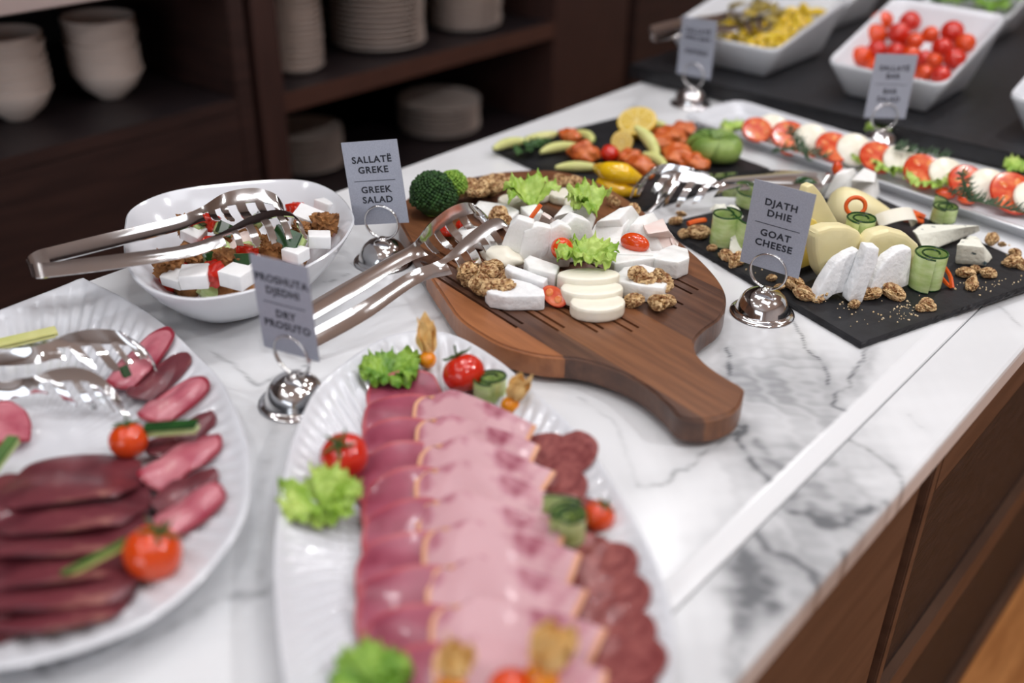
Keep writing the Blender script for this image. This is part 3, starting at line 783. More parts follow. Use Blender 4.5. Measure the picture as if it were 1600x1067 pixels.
for w_ in ('walnut_a', 'walnut_b', 'walnut_c'):
    for nd in M[w_].node_tree.nodes:
        if nd.type == 'MAPPING': nd.inputs['Scale'].default_value = (1, 14, 6)

# ---------------------------------------------------------------- tongs
def arm_mesh(par, spine, svec, ntine=6, head_u=.66, cup=.16, bulge=1):
    """spine: list of (px,py,z,width)."""
    P = [np.r_[at(a, b, z), w] for a, b, z, w in spine]
    C0 = catmull(P, 8); ds = np.r_[0, np.cumsum(np.linalg.norm(np.diff(C0[:, :3], axis=0), axis=1))]; nu, nv = 151, 13
    C = np.array([np.interp(np.linspace(0, ds[-1], nu), ds, C0[:, k_]) for k_ in range(4)]).T
    head_u = min(.8, ds[8 * 3 - 4] / ds[-1])
    S = np.array(svec); ln = np.linalg.norm(S)
    G = np.zeros((nu, nv, 3)); T = np.gradient(C[:, :3], axis=0); T /= np.linalg.norm(T, axis=1, keepdims=True)
    for i in range(nu):
        n = np.cross(T[i], S / ln); n /= np.linalg.norm(n)
        u = i / (nu - 1); h = min(max((u - head_u) / .12, 0), 1)
        for j in range(nv):
            v = j / (nv - 1)
            depth = cup * (h * math.sin(math.pi * min(v * 1.0, 1)) * .8 + (1 - h) * .35 * math.sin(math.pi * v))
            G[i, j] = C[i, :3] + S * C[i, 3] * v + n * bulge * depth * ln * C[i, 3]
    mask = np.ones((nu - 1, nv - 1), bool)
    u0 = head_u + .06; L = (1 - u0) / (ntine - .35)
    for i in range(nu - 1):
        u = (i + .5) / (nu - 1)
        if u > u0:
            ph = ((u - u0) / L) % 1
            if ph < .54: mask[i, 4:] = False
            elif ph < .62 or ph > .92: mask[i, nv - 2:] = False
    V, Fc, idx = sheet_data(G, .0013, mask)
    o = mesh('arm', V - np.array(par.location), Fc, M['steel'], par)
    return C, S
def tongs(label, tail, A, B, sA, sB, group='serving tongs', nt=6, hu=.66, bul=(1, -1)):
    loc = at(*tail)
    par = thing('serving_tongs', label, 'tongs', tuple(loc), 0, None)
    def sv(s): return at(s[2], s[3], s[5]) - at(s[0], s[1], s[4])
    CA_, SA = arm_mesh(par, A, sv(sA), nt, hu, bulge=bul[0]); CB_, SB = arm_mesh(par, B, sv(sB), nt, hu, bulge=bul[1])
    # spring bend at the closed end
    a, b = CA_[0, :3], CB_[0, :3]; t = (CA_[0, :3] - CA_[6, :3]) + (CB_[0, :3] - CB_[6, :3]); t /= np.linalg.norm(t)
    mid = (a + b) / 2; hv = (a - b) / 2; r = np.linalg.norm(hv)
    G = np.zeros((19, 5, 3))
    for i in range(19):
        an = math.pi * i / 18; base = mid + hv * math.cos(an) + t * r * .9 * math.sin(an)
        s = SA * CA_[0, 3] * (1 - i / 18) + SB * CB_[0, 3] * i / 18
        for j in range(5): G[i, j] = base + s * j / 4
    V, Fc, idx = sheet_data(G, .0013); mesh('spring_bend', V - loc, Fc, M['steel'], par)
tongs('steel serving tongs lying across the greek salad bowl', (60, 415, .07),
      [(72, 388, .085, .42), (170, 364, .09, .42), (270, 341, .092, .38), (312, 325, .093, .42), (350, 302, .093, .9), (395, 294, .090, 1.0), (428, 302, .083, .9), (441, 318, .076, .5)],
      [(66, 412, .085, .42), (180, 398, .088, .42), (290, 383, .088, .36), (345, 364, .089, .42), (385, 342, .090, .95), (425, 329, .088, 1.0), (455, 333, .082, .9), (468, 350, .075, .5)],
      (350, 302, 372, 350, .093, .075), (385, 342, 410, 388, .090, .072))
tongs('steel serving tongs resting on the left edge of the wooden board', (480, 492, .03),
      [(462, 485, .03, .42), (540, 440, .045, .42), (615, 398, .058, .36), (648, 378, .064, .45), (672, 348, .072, .9), (705, 323, .078, 1.05), (735, 317, .076, .95), (756, 337, .066, .5)],
      [(478, 520, .028, .42), (560, 475, .042, .42), (640, 425, .055, .36), (690, 405, .063, .45), (725, 372, .070, .9), (760, 346, .074, 1.05), (782, 342, .072, .95), (798, 358, .062, .5)],
      (690, 330, 722, 378, .075, .042), (740, 355, 772, 405, .072, .040))
tongs('steel serving tongs between the salmon slate and the cheese slate', (1285, 280, .03),
      [(1292, 270, .035, .42), (1220, 266, .04, .42), (1150, 268, .045, .38), (1112, 270, .05, .42), (1080, 262, .058, .95), (1040, 256, .058, 1.05), (1015, 268, .052, .95), (1003, 286, .042, .5)],
      [(1285, 287, .03, .42), (1230, 287, .036, .42), (1165, 288, .042, .38), (1128, 286, .048, .42), (1102, 272, .055, .95), (1068, 268, .055, 1.05), (1042, 282, .048, .95), (1030, 302, .038, .5)],
      (1050, 262, 1020, 305, .055, .022), (1095, 272, 1062, 325, .052, .012), bul=(-1, 1))
tongs('steel serving tongs lying on the fluted platter of dried beef', (-60, 590, .03),
      [(-60, 545, .04, .42), (0, 545, .045, .42), (45, 543, .048, .38), (75, 535, .050, .42), (110, 520, .055, .95), (155, 514, .056, 1.05), (195, 522, .05, .95), (221, 556, .036, .5)],
      [(-60, 600, .03, .42), (-10, 598, .034, .42), (30, 592, .038, .38), (55, 588, .042, .42), (85, 577, .046, .95), (125, 575, .046, 1.05), (160, 590, .04, .95), (188, 622, .028, .5)],
      (120, 518, 170, 580, .055, .024), (90, 577, 130, 640, .046, .016))
tongs('steel serving tongs in the dish of yellow peppers', (1015, 50, .11),
      [(1018, 40, .12, .42), (1060, 30, .125, .42), (1110, 24, .125, .38), (1135, 18, .125, .42), (1165, 5, .122, .95), (1190, 0, .118, 1.05), (1210, 4, .112, .95), (1222, 14, .105, .5)],
      [(1022, 52, .105, .42), (1065, 44, .112, .42), (1110, 40, .112, .38), (1150, 38, .112, .42), (1185, 22, .112, .95), (1210, 12, .11, 1.05), (1228, 14, .105, .95), (1240, 24, .098, .5)],
      (1165, 5, 1178, 35, .122, .10), (1190, 20, 1205, 48, .112, .092))

# ---------------------------------------------------------------- food builders
def frame(c, heading, tilt=0, roll=0):
    return Matrix.Translation(Vector(c)) @ Matrix.Rotation(heading, 4, 'Z') @ Matrix.Rotation(tilt, 4, 'X') @ Matrix.Rotation(roll, 4, 'Y')

SPH = {}
def ball(name, c, r, m, label=None, cat=None, group=None, squash=.94, calyx=False, seed=0, rot=None, kindseg=3):
    key = (name, m.name, calyx, seed)
    if key not in SPH:
        V, Fc = ICO[kindseg]; out = []
        for v in V:
            p = Vector(v); rr = math.hypot(p.x, p.y)
            dz = 0
            if p.z > 0 and calyx: dz = -.16 * math.exp(-(rr / .28) ** 2)
            lob = 1 + .02 * math.cos(5 * math.atan2(p.y, p.x) + seed) * rr
            out.append((p.x * lob, p.y * lob, (p.z + dz) * squash))
        SPH[key] = mesh(name, out, Fc, m)
        o = SPH[key]
        if calyx:
            V2, F2 = [], []
            for k in range(5):
                a = 2 * math.pi * k / 5 + .3
                tube_data([(0, 0, .80), (.25 * math.cos(a), .25 * math.sin(a), .90), (.55 * math.cos(a + .1), .55 * math.sin(a + .1), .88), (.8 * math.cos(a + .2), .8 * math.sin(a + .2), .98)], [.06, .09, .06, .015], 6, V2, F2)
            tube_data([(0, 0, .8), (.03, .03, 1.05), (.14, .02, 1.35)], [.06, .05, .06], 6, V2, F2)
            mesh('calyx', V2, F2, M['calyx'], o)
    else:
        o = copy_tree(SPH[key])
    o.location = c; o.scale = (r, r, r); o.rotation_euler = rot if rot is not None else (random.uniform(-.5, .5), random.uniform(-.5, .5), random.uniform(0, 6))
    return tag(o, label, cat, group)

def lettuce(c, R, heading, label, cat='lettuce', nleaf=3, m='lettuce', up=.5, flat=1.0, group=None, seed=0, spread=360):
    par = thing('lettuce_leaves', label, cat, tuple(c), heading, group)
    rs = np.random.default_rng(seed + 3)
    for k in range(nleaf):
        na, nr = 150, 20
        th = np.linspace(-1.15, 1.15, na); rr = np.linspace(.02, 1, nr)
        TH, RR = np.meshgrid(th, rr, indexing='ij')
        ph = rs.uniform(0, 6, 6); rad = R * RR * (1 + RR ** 3 * (.09 * np.sin(4 * TH + ph[0]) + .015 * np.sin(41 * TH + ph[1])))
        x = rad * np.cos(TH); y = rad * np.sin(TH)
        ruff = R * (RR ** 2.5 * .12 * np.sin(6 * TH + ph[2] + 2 * RR) + RR ** 6 * .13 * np.sin(17 * TH + ph[3] + 2 * RR) + RR ** 8 * .04 * np.sin(39 * TH + ph[4]) + .025 * np.sin(14 * RR + ph[5]) * np.sin(9 * TH)) + R * .03 * np.sin(30 * RR + 6 * TH)
        z = R * up * RR ** 1.4 * (1 + .2 * math.sin(k * 2.1)) * flat + ruff - R * 1.6 * up * np.maximum(RR - .72, 0)
        x = x + .12 * ruff; y = y + R * RR ** 6 * .05 * np.cos(17 * TH + ph[3] + 2 * RR)
        P = np.stack([x, y, np.maximum(z, -.02 * R)], -1)
        a = math.radians(spread) * (k / nleaf) + rs.uniform(-.3, .3) ; ca, sa = math.cos(a), math.sin(a)
        Q = P.copy(); Q[..., 0] = P[..., 0] * ca - P[..., 1] * sa; Q[..., 1] = P[..., 0] * sa + P[..., 1] * ca; Q[..., 2] += .0015 + k * .0012
        V, Fc, _ = sheet_data(Q, .0007)
        mesh('leaf', V, Fc, M[m], par)
    return par

def cuc_roll(c, heading, label, r0=.006, r1=.016, turns=1.6, h=.03, th=.0016, ry=1.0, tail=None, group=None, mw=None, cat='cucumber'):
    """thin lengthwise cucumber ribbon rolled up and stood on edge"""
    par = thing('cucumber_roll', label, cat, tuple(c), heading, group, mw=mw)
    n = 90; pts = []
    for i in range(n):
        t = i / (n - 1); a = t * turns * 2 * math.pi; r = r0 + (r1 - r0) * t ** .8
        pts.append((r * math.cos(a), r * ry * math.sin(a)))
    if tail:
        l0 = pts[-1]
        for (tx, ty) in catmull([l0] + list(tail), 8)[1:]: pts.append((tx, ty))
    pts = np.array(pts); nv = 6
    G = np.zeros((len(pts), nv, 3))
    for j in range(nv): G[:, j, :2] = pts; G[:, j, 2] = .0008 + h * j / (nv - 1)
    V, Fc, _ = sheet_data(G, th); mesh('flesh_ribbon', V, Fc, M['cuc'], par)
    for z in (.0009, h + .0006):
        V, Fc = tube_data([(p[0], p[1], z) for p in pts], .0012, 6, [], []); mesh('peel', V, Fc, M['peel'], par)
    return par

WAL = []
for k in range(6):
    o = blob('walnut_piece', M['walnutk'], (1, .72, .62), .34, 1.7 + .2 * k, seed=k + 1, ridged=True, sub=4)
    WAL.append(o)
wal_used = set()
def walnut(px, py, h, size, label, group=None):
    k = random.randrange(6)
    if k in wal_used: o = WAL[k].copy(); COL.objects.link(o)
    else: o = WAL[k]; wal_used.add(k)
    p = at(px, py, h); o.location = (p[0], p[1], p[2] + size * .5); s = size
    o.scale = (s, s * random.uniform(.8, 1.1), s * random.uniform(.8, 1.1)); o.rotation_euler = (random.uniform(-.5, .5), random.uniform(-.5, .5), random.uniform(0, 6))
    return tag(o, label, 'walnut', group)

def strip(name, pts, r, m, label, cat, group=None, flat=.6):
    P = [at(*p) for p in pts]; c = P[0]
    V, Fc = tube_data(catmull(P, 5) - c, r, 6)
    return tag(mesh(name, V, Fc, m, None, True, c), label, cat, group)

# meat slice: grid mapped to a superellipse, shingled
def slice_grid(w, l, sq=.5, nu=22, nv=22):
    u = np.linspace(-1, 1, nu); v = np.linspace(-1, 1, nv); U, Vv = np.meshgrid(u, v, indexing='ij')
    X = U * np.sqrt(1 - sq * Vv ** 2 / 1.0 * .98); Y = Vv * np.sqrt(1 - sq * U ** 2 * .98)
    return X * w / 2, Y * l / 2, U, Vv
def meat(name, c, heading, w, l, m, label, group, tilt=.12, sq=.5, th=.0022, droop=.1, seed=0, edge=None, fold=0, border=1, bsides='uv', cat='meat slice', wav=.0016, plat=None, lift=.0012):
    X, Y, U, Vv = slice_grid(w, l, sq)
    rs = np.random.default_rng(seed); ph = rs.uniform(0, 6, 4)
    Z = tilt * Y - droop * w * U ** 2 * .5 + wav * (np.sin(3 * U + ph[0] + 2 * Vv) + .7 * np.sin(5 * Vv + ph[1] + U)) * (.4 + .6 * U * U) + fold * w * np.abs(U) * .5
    Z = Z - min(Z.min(), 0) * 0
    ca, sa = math.cos(heading), math.sin(heading)
    G = np.stack([X * ca - Y * sa, X * sa + Y * ca, Z], -1)
    if plat is not None:
        hgt = CT + plat_height(G[..., 0] + c[0], G[..., 1] + c[1], plat[0], plat[1], plat_prof) + lift + .002
        G[..., 2] = np.maximum(G[..., 2], hgt - c[2])
    V, Fc, idx = sheet_data(G, th, None, border if edge else 0, bsides)
    o = mesh(name, V, Fc, [M[m], M[edge]] if edge else M[m], None, True, tuple(c), idx if edge else None)
    return tag(o, label, cat, group)

def hdg(a, b, h=.02):
    d = at(*b, h)[:2] - at(*a, h)[:2]; return math.atan2(d[1], d[0])

# ---------------------------------------------------------------- ham platter
# left row: cured pork, slices shingled from the far end to the near end
A = at(630, 622, .022); B = at(665, 1085, .024); d = (B - A); hd = math.atan2(-d[1], -d[0]) - math.pi / 2
n = 10
for i in range(n):
    t = i / (n - 1); c = A + d * t
    c = c + np.array([math.cos(hd), math.sin(hd), 0]) * random.uniform(-.003, .003)
    meat('cured_pork_slice', (c[0], c[1], CT + .0205), hd + random.uniform(-.08, .08), (.072, .080)[i] if i < 2 else .086, .078, 'ham_dark', '%s dark pink cured pork slice from the far end of the left row' % ORD[i], 'cured pork slices in the left row',
         tilt=.17 + random.uniform(-.02, .03), sq=.36, droop=.14, seed=i, edge='ham_edge', plat=(ho, hc), wav=.0026)
# middle row: pale cooked ham folded into wedges, tips to the right
def ham_wedge(c4, z, label, seed, bulge=.16):
    """far left, far right tip, near right, near left corners in the world plane"""
    TL, TR, BR, BL = [np.array(c) for c in c4]
    nu, nv = 30, 16; G = np.zeros((nu, nv, 3)); rs = np.random.default_rng(seed); ph = rs.uniform(0, 6, 3)
    c0_ = (TL + TR + BR + BL) / 4
    for i in range(nu):
        u = i / (nu - 1)
        for j in range(nv):
            v = j / (nv - 1)     # v: 0 near, 1 far
            L = BL + (TL - BL) * v; R2 = BR + (TR - BR) * v
            L = L + (TL - TR) * bulge * math.sin(math.pi * v) * .6
            p = L + (R2 - L) * u
            # round the far left corner
            k = max(0, (v - .6) / .4) * max(0, (.3 - u) / .3); p = p + (BL - TL) * .25 * k * k + (TR - TL) * .06 * k
            zz = z + .0135 * v + .0016 * math.sin(4 * u + ph[0]) * v + .0012 * math.sin(7 * u + 3 * v + ph[1]) - .004 * max(0, u - .75) * 4 * .6 - .005 * max(0, .2 - u) * 5 * .7
            G[i, j] = (p[0], p[1], CT + zz)
    loc = (c0_[0], c0_[1], CT + z)
    par = thing('cooked_ham_slice', label, 'meat slice', loc, 0, 'cooked ham slices in the middle row')
    V, Fc, idx = sheet_data(G, .0022, None, 1, 'u'); mesh('upper_fold', V - np.array(loc), Fc, [M['ham_pale'], M['ham_rind']], par, idx=idx)
    G2 = G.copy(); G2[..., 2] -= .0026; G2[:, :, :2] = c0_ + (G[:, :, :2] - c0_) * .975
    V, Fc, idx = sheet_data(G2, .0020, None, 1, 'u'); mesh('lower_fold', V - np.array(loc), Fc, [M['ham_pale'], M['ham_rind']], par, idx=idx)
w0 = [at(*p, .032)[:2] for p in [(662, 596), (838, 664), (812, 700), (655, 690)]]
w1 = [at(*p, .030)[:2] for p in [(705, 978), (958, 1050), (932, 1108), (698, 1108)]]
n = 9
for i in range(n):
    t = i / (n - 1)
    if i == n - 1: t = 1.0
    c4 = [a + (b - a) * t + rng.uniform(-.005, .005, 2) for a, b in zip(w0, w1)]
    ham_wedge(c4, .0205 + random.uniform(0, .0012), '%s pale pink cooked ham slice from the far end of the middle row' % ORD[i], i)
# right row: salami
sal = [(853, 700), (898, 712), (880, 756), (905, 800), (918, 858), (955, 880), (925, 900), (975, 928), (945, 962), (985, 985), (955, 1022), (1000, 1035), (985, 1075)]
for i, (x, y) in enumerate(sal):
    c = at(x - 10 - max(0, y - 850) * .05, y + 4, .024)
    meat('salami_slice', (c[0], c[1], CT + .0175 + .0025 * (i % 2)), hd + random.uniform(-.5, .5), .050, .050, 'salami', '%s dark salami slice from the far end of the right row' % ORD[i], 'salami slices in the right row',
         tilt=.2, sq=.5, droop=.25, seed=i + 40, th=.0018, plat=(ho, hc), lift=.001 + .0012 * (i % 3))
lettuce(at(612, 590, .02), .029, 2.2, 'small green lettuce leaf at the far end of the ham platter', seed=1, nleaf=4, m='lettuce_dk', up=.6)
lettuce(at(500, 795, .016), .032, 3.0, 'pale green lettuce leaves at the left rim of the ham platter', seed=2, nleaf=5, up=.6)
lettuce(at(578, 1075, .02), .026, 3.4, 'green lettuce leaf at the bottom edge beside the cured pork', seed=3, nleaf=4, m='lettuce_dk', up=.6)
ball('cherry_tomato', at(725, 583, .036), .0205, M['tomato'], 'red tomato with stalk at the far end of the ham platter', 'tomato', None, .9, True, rot=(-.3, -.6, .4))
ball('cherry_tomato', at(538, 712, .034), .0205, M['tomato'], 'red tomato above the pale lettuce at the left rim', 'tomato', None, .9, True, rot=(.2, -.4, 1.4))
ball('cherry_tomato', at(936, 806, .028), .0128, M['tomato_or'], 'small tomato among the salami slices', 'tomato', None, .96, True, rot=(.1, .3, 1))
cuc_roll(at(768, 624, .015), 1.1, 'rolled cucumber ribbon beside the red tomato at the far end of the ham platter', .005, .0185, 1.7, .024, ry=.75)
cuc_roll(at(888, 842, .02), .5, 'rolled cucumber ribbon lying on the salami row', .005, .015, 1.6, .024, tail=[(.006, .016), (-.012, .02), (-.024, .018)])
def physalis(c, r, husk_dir, hl, label):
    par = thing('physalis', label, 'physalis', tuple(c))
    V, Fc = ICO[3]; mesh('berry', np.array(V) * r, Fc, M['physalis'], par)
    hd_ = Vector(husk_dir).normalized(); q = Vector((0, 0, 1)).rotation_difference(hd_)
    for k in range(5):
        a = 2 * math.pi * k / 5; nu, nv = 12, 7; G = np.zeros((nu, nv, 3)); ln = hl * random.uniform(.75, 1.1); sp = random.uniform(.15, .5)
        for i in range(nu):
            u = i / (nu - 1); w = r * 1.0 * math.sin(math.pi * (.12 + .86 * u)) 
            for j in range(nv):
                v = j / (nv - 1) * 2 - 1
                rad = r * .35 + sp * r * 1.6 * u + .15 * r * math.sin(9 * u + k)
                p = Vector((rad * math.cos(a) - w * v * math.sin(a), rad * math.sin(a) + w * v * math.cos(a), r * .75 + ln * u + .2 * r * math.sin(5 * v + k)))
                p = q @ p; G[i, j] = p[:]
        V2, F2, _ = sheet_data(G, .0004); mesh('husk_petal', V2, F2, M['husk'], par)
physalis(at(668, 562, .030), .0088, (-.25, .25, .9), .036, 'orange physalis with tall papery husk at the far end of the ham platter')
physalis(at(797, 634, .022), .0088, (.2, .35, .9), .030, 'orange physalis with papery husk beside the cucumber roll')
physalis(at(845, 1062, .036), .012, (.1, .2, .9), .034, 'physalis with husk at the bottom edge of the picture on the ham')
physalis(at(705, 1078, .036), .010, (-.1, .3, .9), .030, 'physalis at the near end between cured pork and cooked ham')
ball('cherry_tomato', at(800, 1085, .034), .017, M['tomato_or'], 'tomato cut by the bottom edge beside the physalis', 'tomato', None, .9, False)

# ---------------------------------------------------------------- dried beef platter
L0 = at(120, 925, .012); L1 = at(118, 770, .012)
ov = [(118, 762, 205), (120, 800, 225), (112, 835, 235), (108, 872, 240), (112, 905, 235), (105, 935, 215)]
hb = hdg((20, 800), (220, 785))
for i, (x, y, wpx) in enumerate(ov):
    c = at(x, y, .02); w = np.linalg.norm(at(x + wpx / 2, y, .02) - at(x - wpx / 2, y, .02))
    meat('dried_beef_slice', (c[0], c[1], CT + .031 - .0012 * i), hb + random.uniform(-.06, .06), w, .094, 'bresaola', '%s dark dried beef slice from the far side of the central pile' % ORD[i], 'dried beef slices in the central pile', tilt=-.26, sq=.42, droop=.10, seed=70 + i, edge=None, wav=.0028, th=.0024, plat=(lo_, lc))
for i, (x, y) in enumerate([(-5, 790), (-10, 850), (0, 920), (10, 950)]):
    c = at(x, y, .02); meat('dried_beef_slice', (c[0], c[1], CT + .026 - .001 * i), hb + 1.3, .08, .06, 'bresaola', '%s dark dried beef slice at the left edge of the picture' % ORD[i], 'dried beef slices at the left edge', tilt=-.2, sq=.4, seed=90 + i, plat=(lo_, lc))
ringm = [((178, 603), (262, 528), 52, 1), ((205, 618), (292, 562), 50, 0), ((222, 655), (322, 603), 56, 1), ((232, 706), (332, 650), 46, 0), ((222, 752), (342, 690), 52, 1), ((240, 790), (336, 738), 44, 0), ((240, 838), (344, 768), 56, 1)]
for i, (a, b, wpx, pink) in enumerate(ringm):
    pa, pb = at(*a, .02), at(*b, .026); c = (pa + pb) / 2; l = np.linalg.norm(pb - pa) * 1.05; hh = math.atan2(pb[1] - pa[1], pb[0] - pa[0]) - math.pi / 2
    w = wpx / 1610 * .95 * 1.25
    meat('dry_ham_slice' if pink else 'dried_beef_slice', (c[0], c[1], CT + .0245 + (.003 if pink else 0)), hh, w, l, 'prosc' if pink else 'bresaola',
         '%s slice from the far end of the rim row, %s' % (ORD[i], 'a folded pink dry ham' if pink else 'dark dried beef'), 'slices along the right rim of the fluted platter', tilt=.12, sq=.42, droop=.4, seed=110 + i, edge='prosc_edge' if pink else None, th=.003, wav=.0026, plat=(lo_, lc), lift=.001 + .003 * pink)
c = at(8, 665, .02); meat('dry_ham_slice', (c[0], c[1], CT + .024), 1.2, .04, .06, 'prosc', 'pink dry ham slice cut by the left edge of the picture', None, tilt=.1, sq=.45, droop=.4, seed=131, edge='prosc_edge', th=.003)
ball('cherry_tomato', at(201, 688, .030), .0165, M['tomato_or'], 'cherry tomato beside the dark cucumber stick on the left platter', 'tomato', None, .98, True, rot=(-.3, -.2, .6))
ball('cherry_tomato', at(239, 864, .036), .0215, M['tomato_or'], 'larger tomato at the lower right of the dried beef', 'tomato', None, .92, True, rot=(-.3, .2, .2))
def baton(a, b, w, th, label, m1='cuc', m2='peel', cat='cucumber'):
    pa, pb = at(*a), at(*b); t = (pb - pa); L = np.linalg.norm(t); hh = math.atan2(t[1], t[0]); pit = -math.asin(t[2] / L)
    par = thing('cucumber_baton', label, cat, mw=Matrix.Translation(Vector(pa)) @ Matrix.Rotation(hh, 4, 'Z') @ Matrix.Rotation(pit, 4, 'Y'))
    boxobj('flesh', (0, L, -w / 2, w / 2, 0, th), M[m1], par, w * .2); boxobj('peel', (0, L, -w / 2 * 1.02, w / 2 * 1.02, th + .0001, th + .0022), M[m2], par, .0008)
baton((228, 680, .030), (312, 674, .036), .013, .007, 'dark-skinned cucumber baton beside the upper tomato of the left platter')
baton((228, 838, .044), (100, 905, .036), .006, .004, 'slim green cucumber baton lying across the dried beef', 'avo', 'avo_skin')
baton((-15, 745, .02), (26, 690, .028), .011, .006, 'cucumber baton cut by the left edge of the picture', 'cuc', 'avo_skin')
baton((40, 980, .018), (155, 957, .018), .014, .004, 'yellow-green slice under the near side of the dried beef', 'avo', 'avo')
baton((-10, 545, .022), (90, 522, .022), .016, .004, 'yellow-green slice behind the tongs of the left platter', 'avo', 'avo')
baton((190, 572, .04), (198, 590, .03), .008, .003, 'small dark green peel piece held under the tong tips', 'peel', 'peel')

# ---------------------------------------------------------------- greek salad
def cube(px, py, h, s, m, name, label, cat, group=None, sub=4, cub=.8, amp=.12, freq=2.2):
    p = at(px, py, h); o = blob(name, M[m], (s, s * random.uniform(.8, 1), s * random.uniform(.7, .95)), amp, freq, seed=random.random() * 50, sub=sub, cubic=cub, loc=tuple(p))
    o.rotation_euler = (random.uniform(-.4, .4), random.uniform(-.4, .4), random.uniform(0, 6)); return tag(o, label, cat, group)
def feta(px, py, h, s, label, rz):
    p = at(px, py, h); bm = bmesh.new(); box(bm, -s, s, -s * .85, s * .85, -s * .6, s * .6)
    o = from_bm('feta_cube', bm, M['feta'], None, True, tuple(p)); o.rotation_euler = (random.uniform(-.35, .35), random.uniform(-.35, .35), rz)
    roughen(o, .0012, .0008, .006, 2); return tag(o, label, 'feta')
feta(481, 342, .062, .0155, 'feta cube at the far right of the salad, behind the tongs', .5)
feta(499, 374, .058, .0125, 'feta cube beside the right rim of the salad bowl', .9)
feta(462, 397, .054, .012, 'feta cube in front of the tong tips in the salad', .2)
feta(305, 432, .054, .0145, 'tilted feta cube near the front rim, left of the red tomato piece', .8)
feta(371, 432, .056, .0150, 'feta cube near the front rim, right of the red tomato piece', .25)
feta(273, 434, .046, .0115, 'leftmost feta cube at the front rim of the salad bowl', .4)
feta(303, 365, .052, .012, 'feta cube half hidden between the two tong arms', .4)
feta(510, 322, .055, .012, 'feta cube at the far corner of the salad bowl', .1)
for (x, y, h, s, lb) in [(507, 350, .062, .0125, 'at the right end of the salad bowl'), (470, 357, .062, .009, 'between two feta cubes behind the tongs'), (262, 413, .056, .0125, 'at the left front of the salad'), (298, 402, .056, .0115, 'beside the dark-skinned cucumber piece'),
                        (352, 405, .058, .0115, 'above the right front feta cube'), (425, 383, .058, .0115, 'under the tips of the tongs'), (345, 418, .05, .009, 'right of the red tomato piece'), (290, 350, .06, .011, 'behind the near tong arm')]:
    cube(x, y, h, s, 'crouton', 'crouton', 'brown crouton ' + lb, 'crouton', amp=.5, freq=3.6)
def cuc_piece(px, py, h, s, label, rot):
    p = at(px, py, h); par = thing('cucumber_piece', label, 'cucumber', mw=Matrix.Translation(Vector(p)) @ Euler(rot).to_matrix().to_4x4())
    bm = bmesh.new(); box(bm, -s, s, -s * .7, s * .7, -s * .6, s * .5); bmesh.ops.bevel(bm, geom=list(bm.edges), offset=s * .2, segments=2, affect='EDGES'); from_bm('flesh', bm, M['cuc'], par)
    boxobj('peel', (-s, s, -s * .7, s * .7, s * .5, s * .66), M['peel'], par, s * .07)
cuc_piece(452, 376, .062, .017, 'large cucumber chunk at the tong tips in the salad', (.9, .2, .3))
cuc_piece(325, 399, .056, .012, 'cucumber chunk with dark peel in the middle front of the salad', (.3, .9, .3))
cuc_piece(378, 408, .054, .012, 'pale cucumber chunk above the front feta cube', (1.2, .2, 1.3))
cuc_piece(313, 352, .058, .011, 'cucumber chunk between the tong arms', (.5, .2, 2))
cuc_piece(350, 360, .055, .011, 'cucumber chunk behind the near tong arm', (.9, .6, 1))
cuc_piece(402, 345, .055, .011, 'cucumber chunk under the far tong head', (.9, .2, 2.4))
for (x, y, h, s, lb) in [(333, 428, .052, .0125, 'between the two front feta cubes'), (283, 415, .05, .010, 'between croutons at the left front of the salad'), (328, 348, .058, .011, 'behind the near tong arm'), (385, 395, .052, .011, 'in the middle of the salad'), (462, 328, .055, .011, 'behind the far tong head')]:
    cube(x, y, h, s, 'tomato', 'tomato_piece', 'red tomato piece ' + lb, 'tomato', amp=.2, cub=.6)
fm = ['crouton', 'tomato', 'cuc', 'feta', 'radish', 'crouton']
for k in range(44):
    a = rng.uniform(0, 6.28); r = rng.uniform(0, .085) ; kk = fm[k % 6]; s = .0145
    p = (gc[0] + r * math.cos(a) * .95 + .003, gc[1] + r * math.sin(a) * .95, CT + .024 + .010 * rng.uniform() + (.010 if r < .05 else 0))
    o = blob('salad_piece', M[kk], (s, s * .9, s * .8), .15, 2.2, seed=k, sub=2, cubic=.7, loc=p); o.rotation_euler = rng.uniform(-1, 1, 3)
    tag(o, {'crouton': 'brown crouton', 'tomato': 'red tomato piece', 'cuc': 'pale cucumber piece', 'feta': 'white feta piece', 'radish': 'pale onion piece'}[kk] + ' deep in the greek salad', {'crouton': 'crouton', 'tomato': 'tomato', 'cuc': 'cucumber', 'feta': 'feta', 'radish': 'onion'}[kk], 'pieces deep in the greek salad')

# ---------------------------------------------------------------- cheeses on the wooden board (board top at .032)
Z = .0325
def sl(top, z1, m, label, name='cheese_slice', z0=Z, **k): return slab(name, top, z0, z1, M[m], label, 'cheese', None, **k)
sl([(757, 450), (768, 442), (800, 434), (830, 441), (850, 452), (852, 462), (822, 463), (790, 463), (765, 458)], .050, 'rind', 'round-edged brie wedge at the front left of the board', 'brie_wedge', strength=.0016)
sl([(788, 418), (793, 411), (857, 434), (850, 442), (800, 426)], .054, 'rind', 'long white cheese block behind the front brie wedge', z0=.0325)
sl([(818, 404), (828, 398), (875, 414), (868, 428), (826, 418)], .058, 'cheese', 'white cheese block left of the centre lettuce')
sl([(740, 322), (748, 313), (790, 318), (812, 328), (800, 340), (760, 336)], .047, 'cheese', 'flat white cheese slice behind the tongs on the board')
sl([(812, 322), (838, 318), (850, 330), (826, 336)], .050, 'cheese', 'white cheese slice behind the left lettuce')
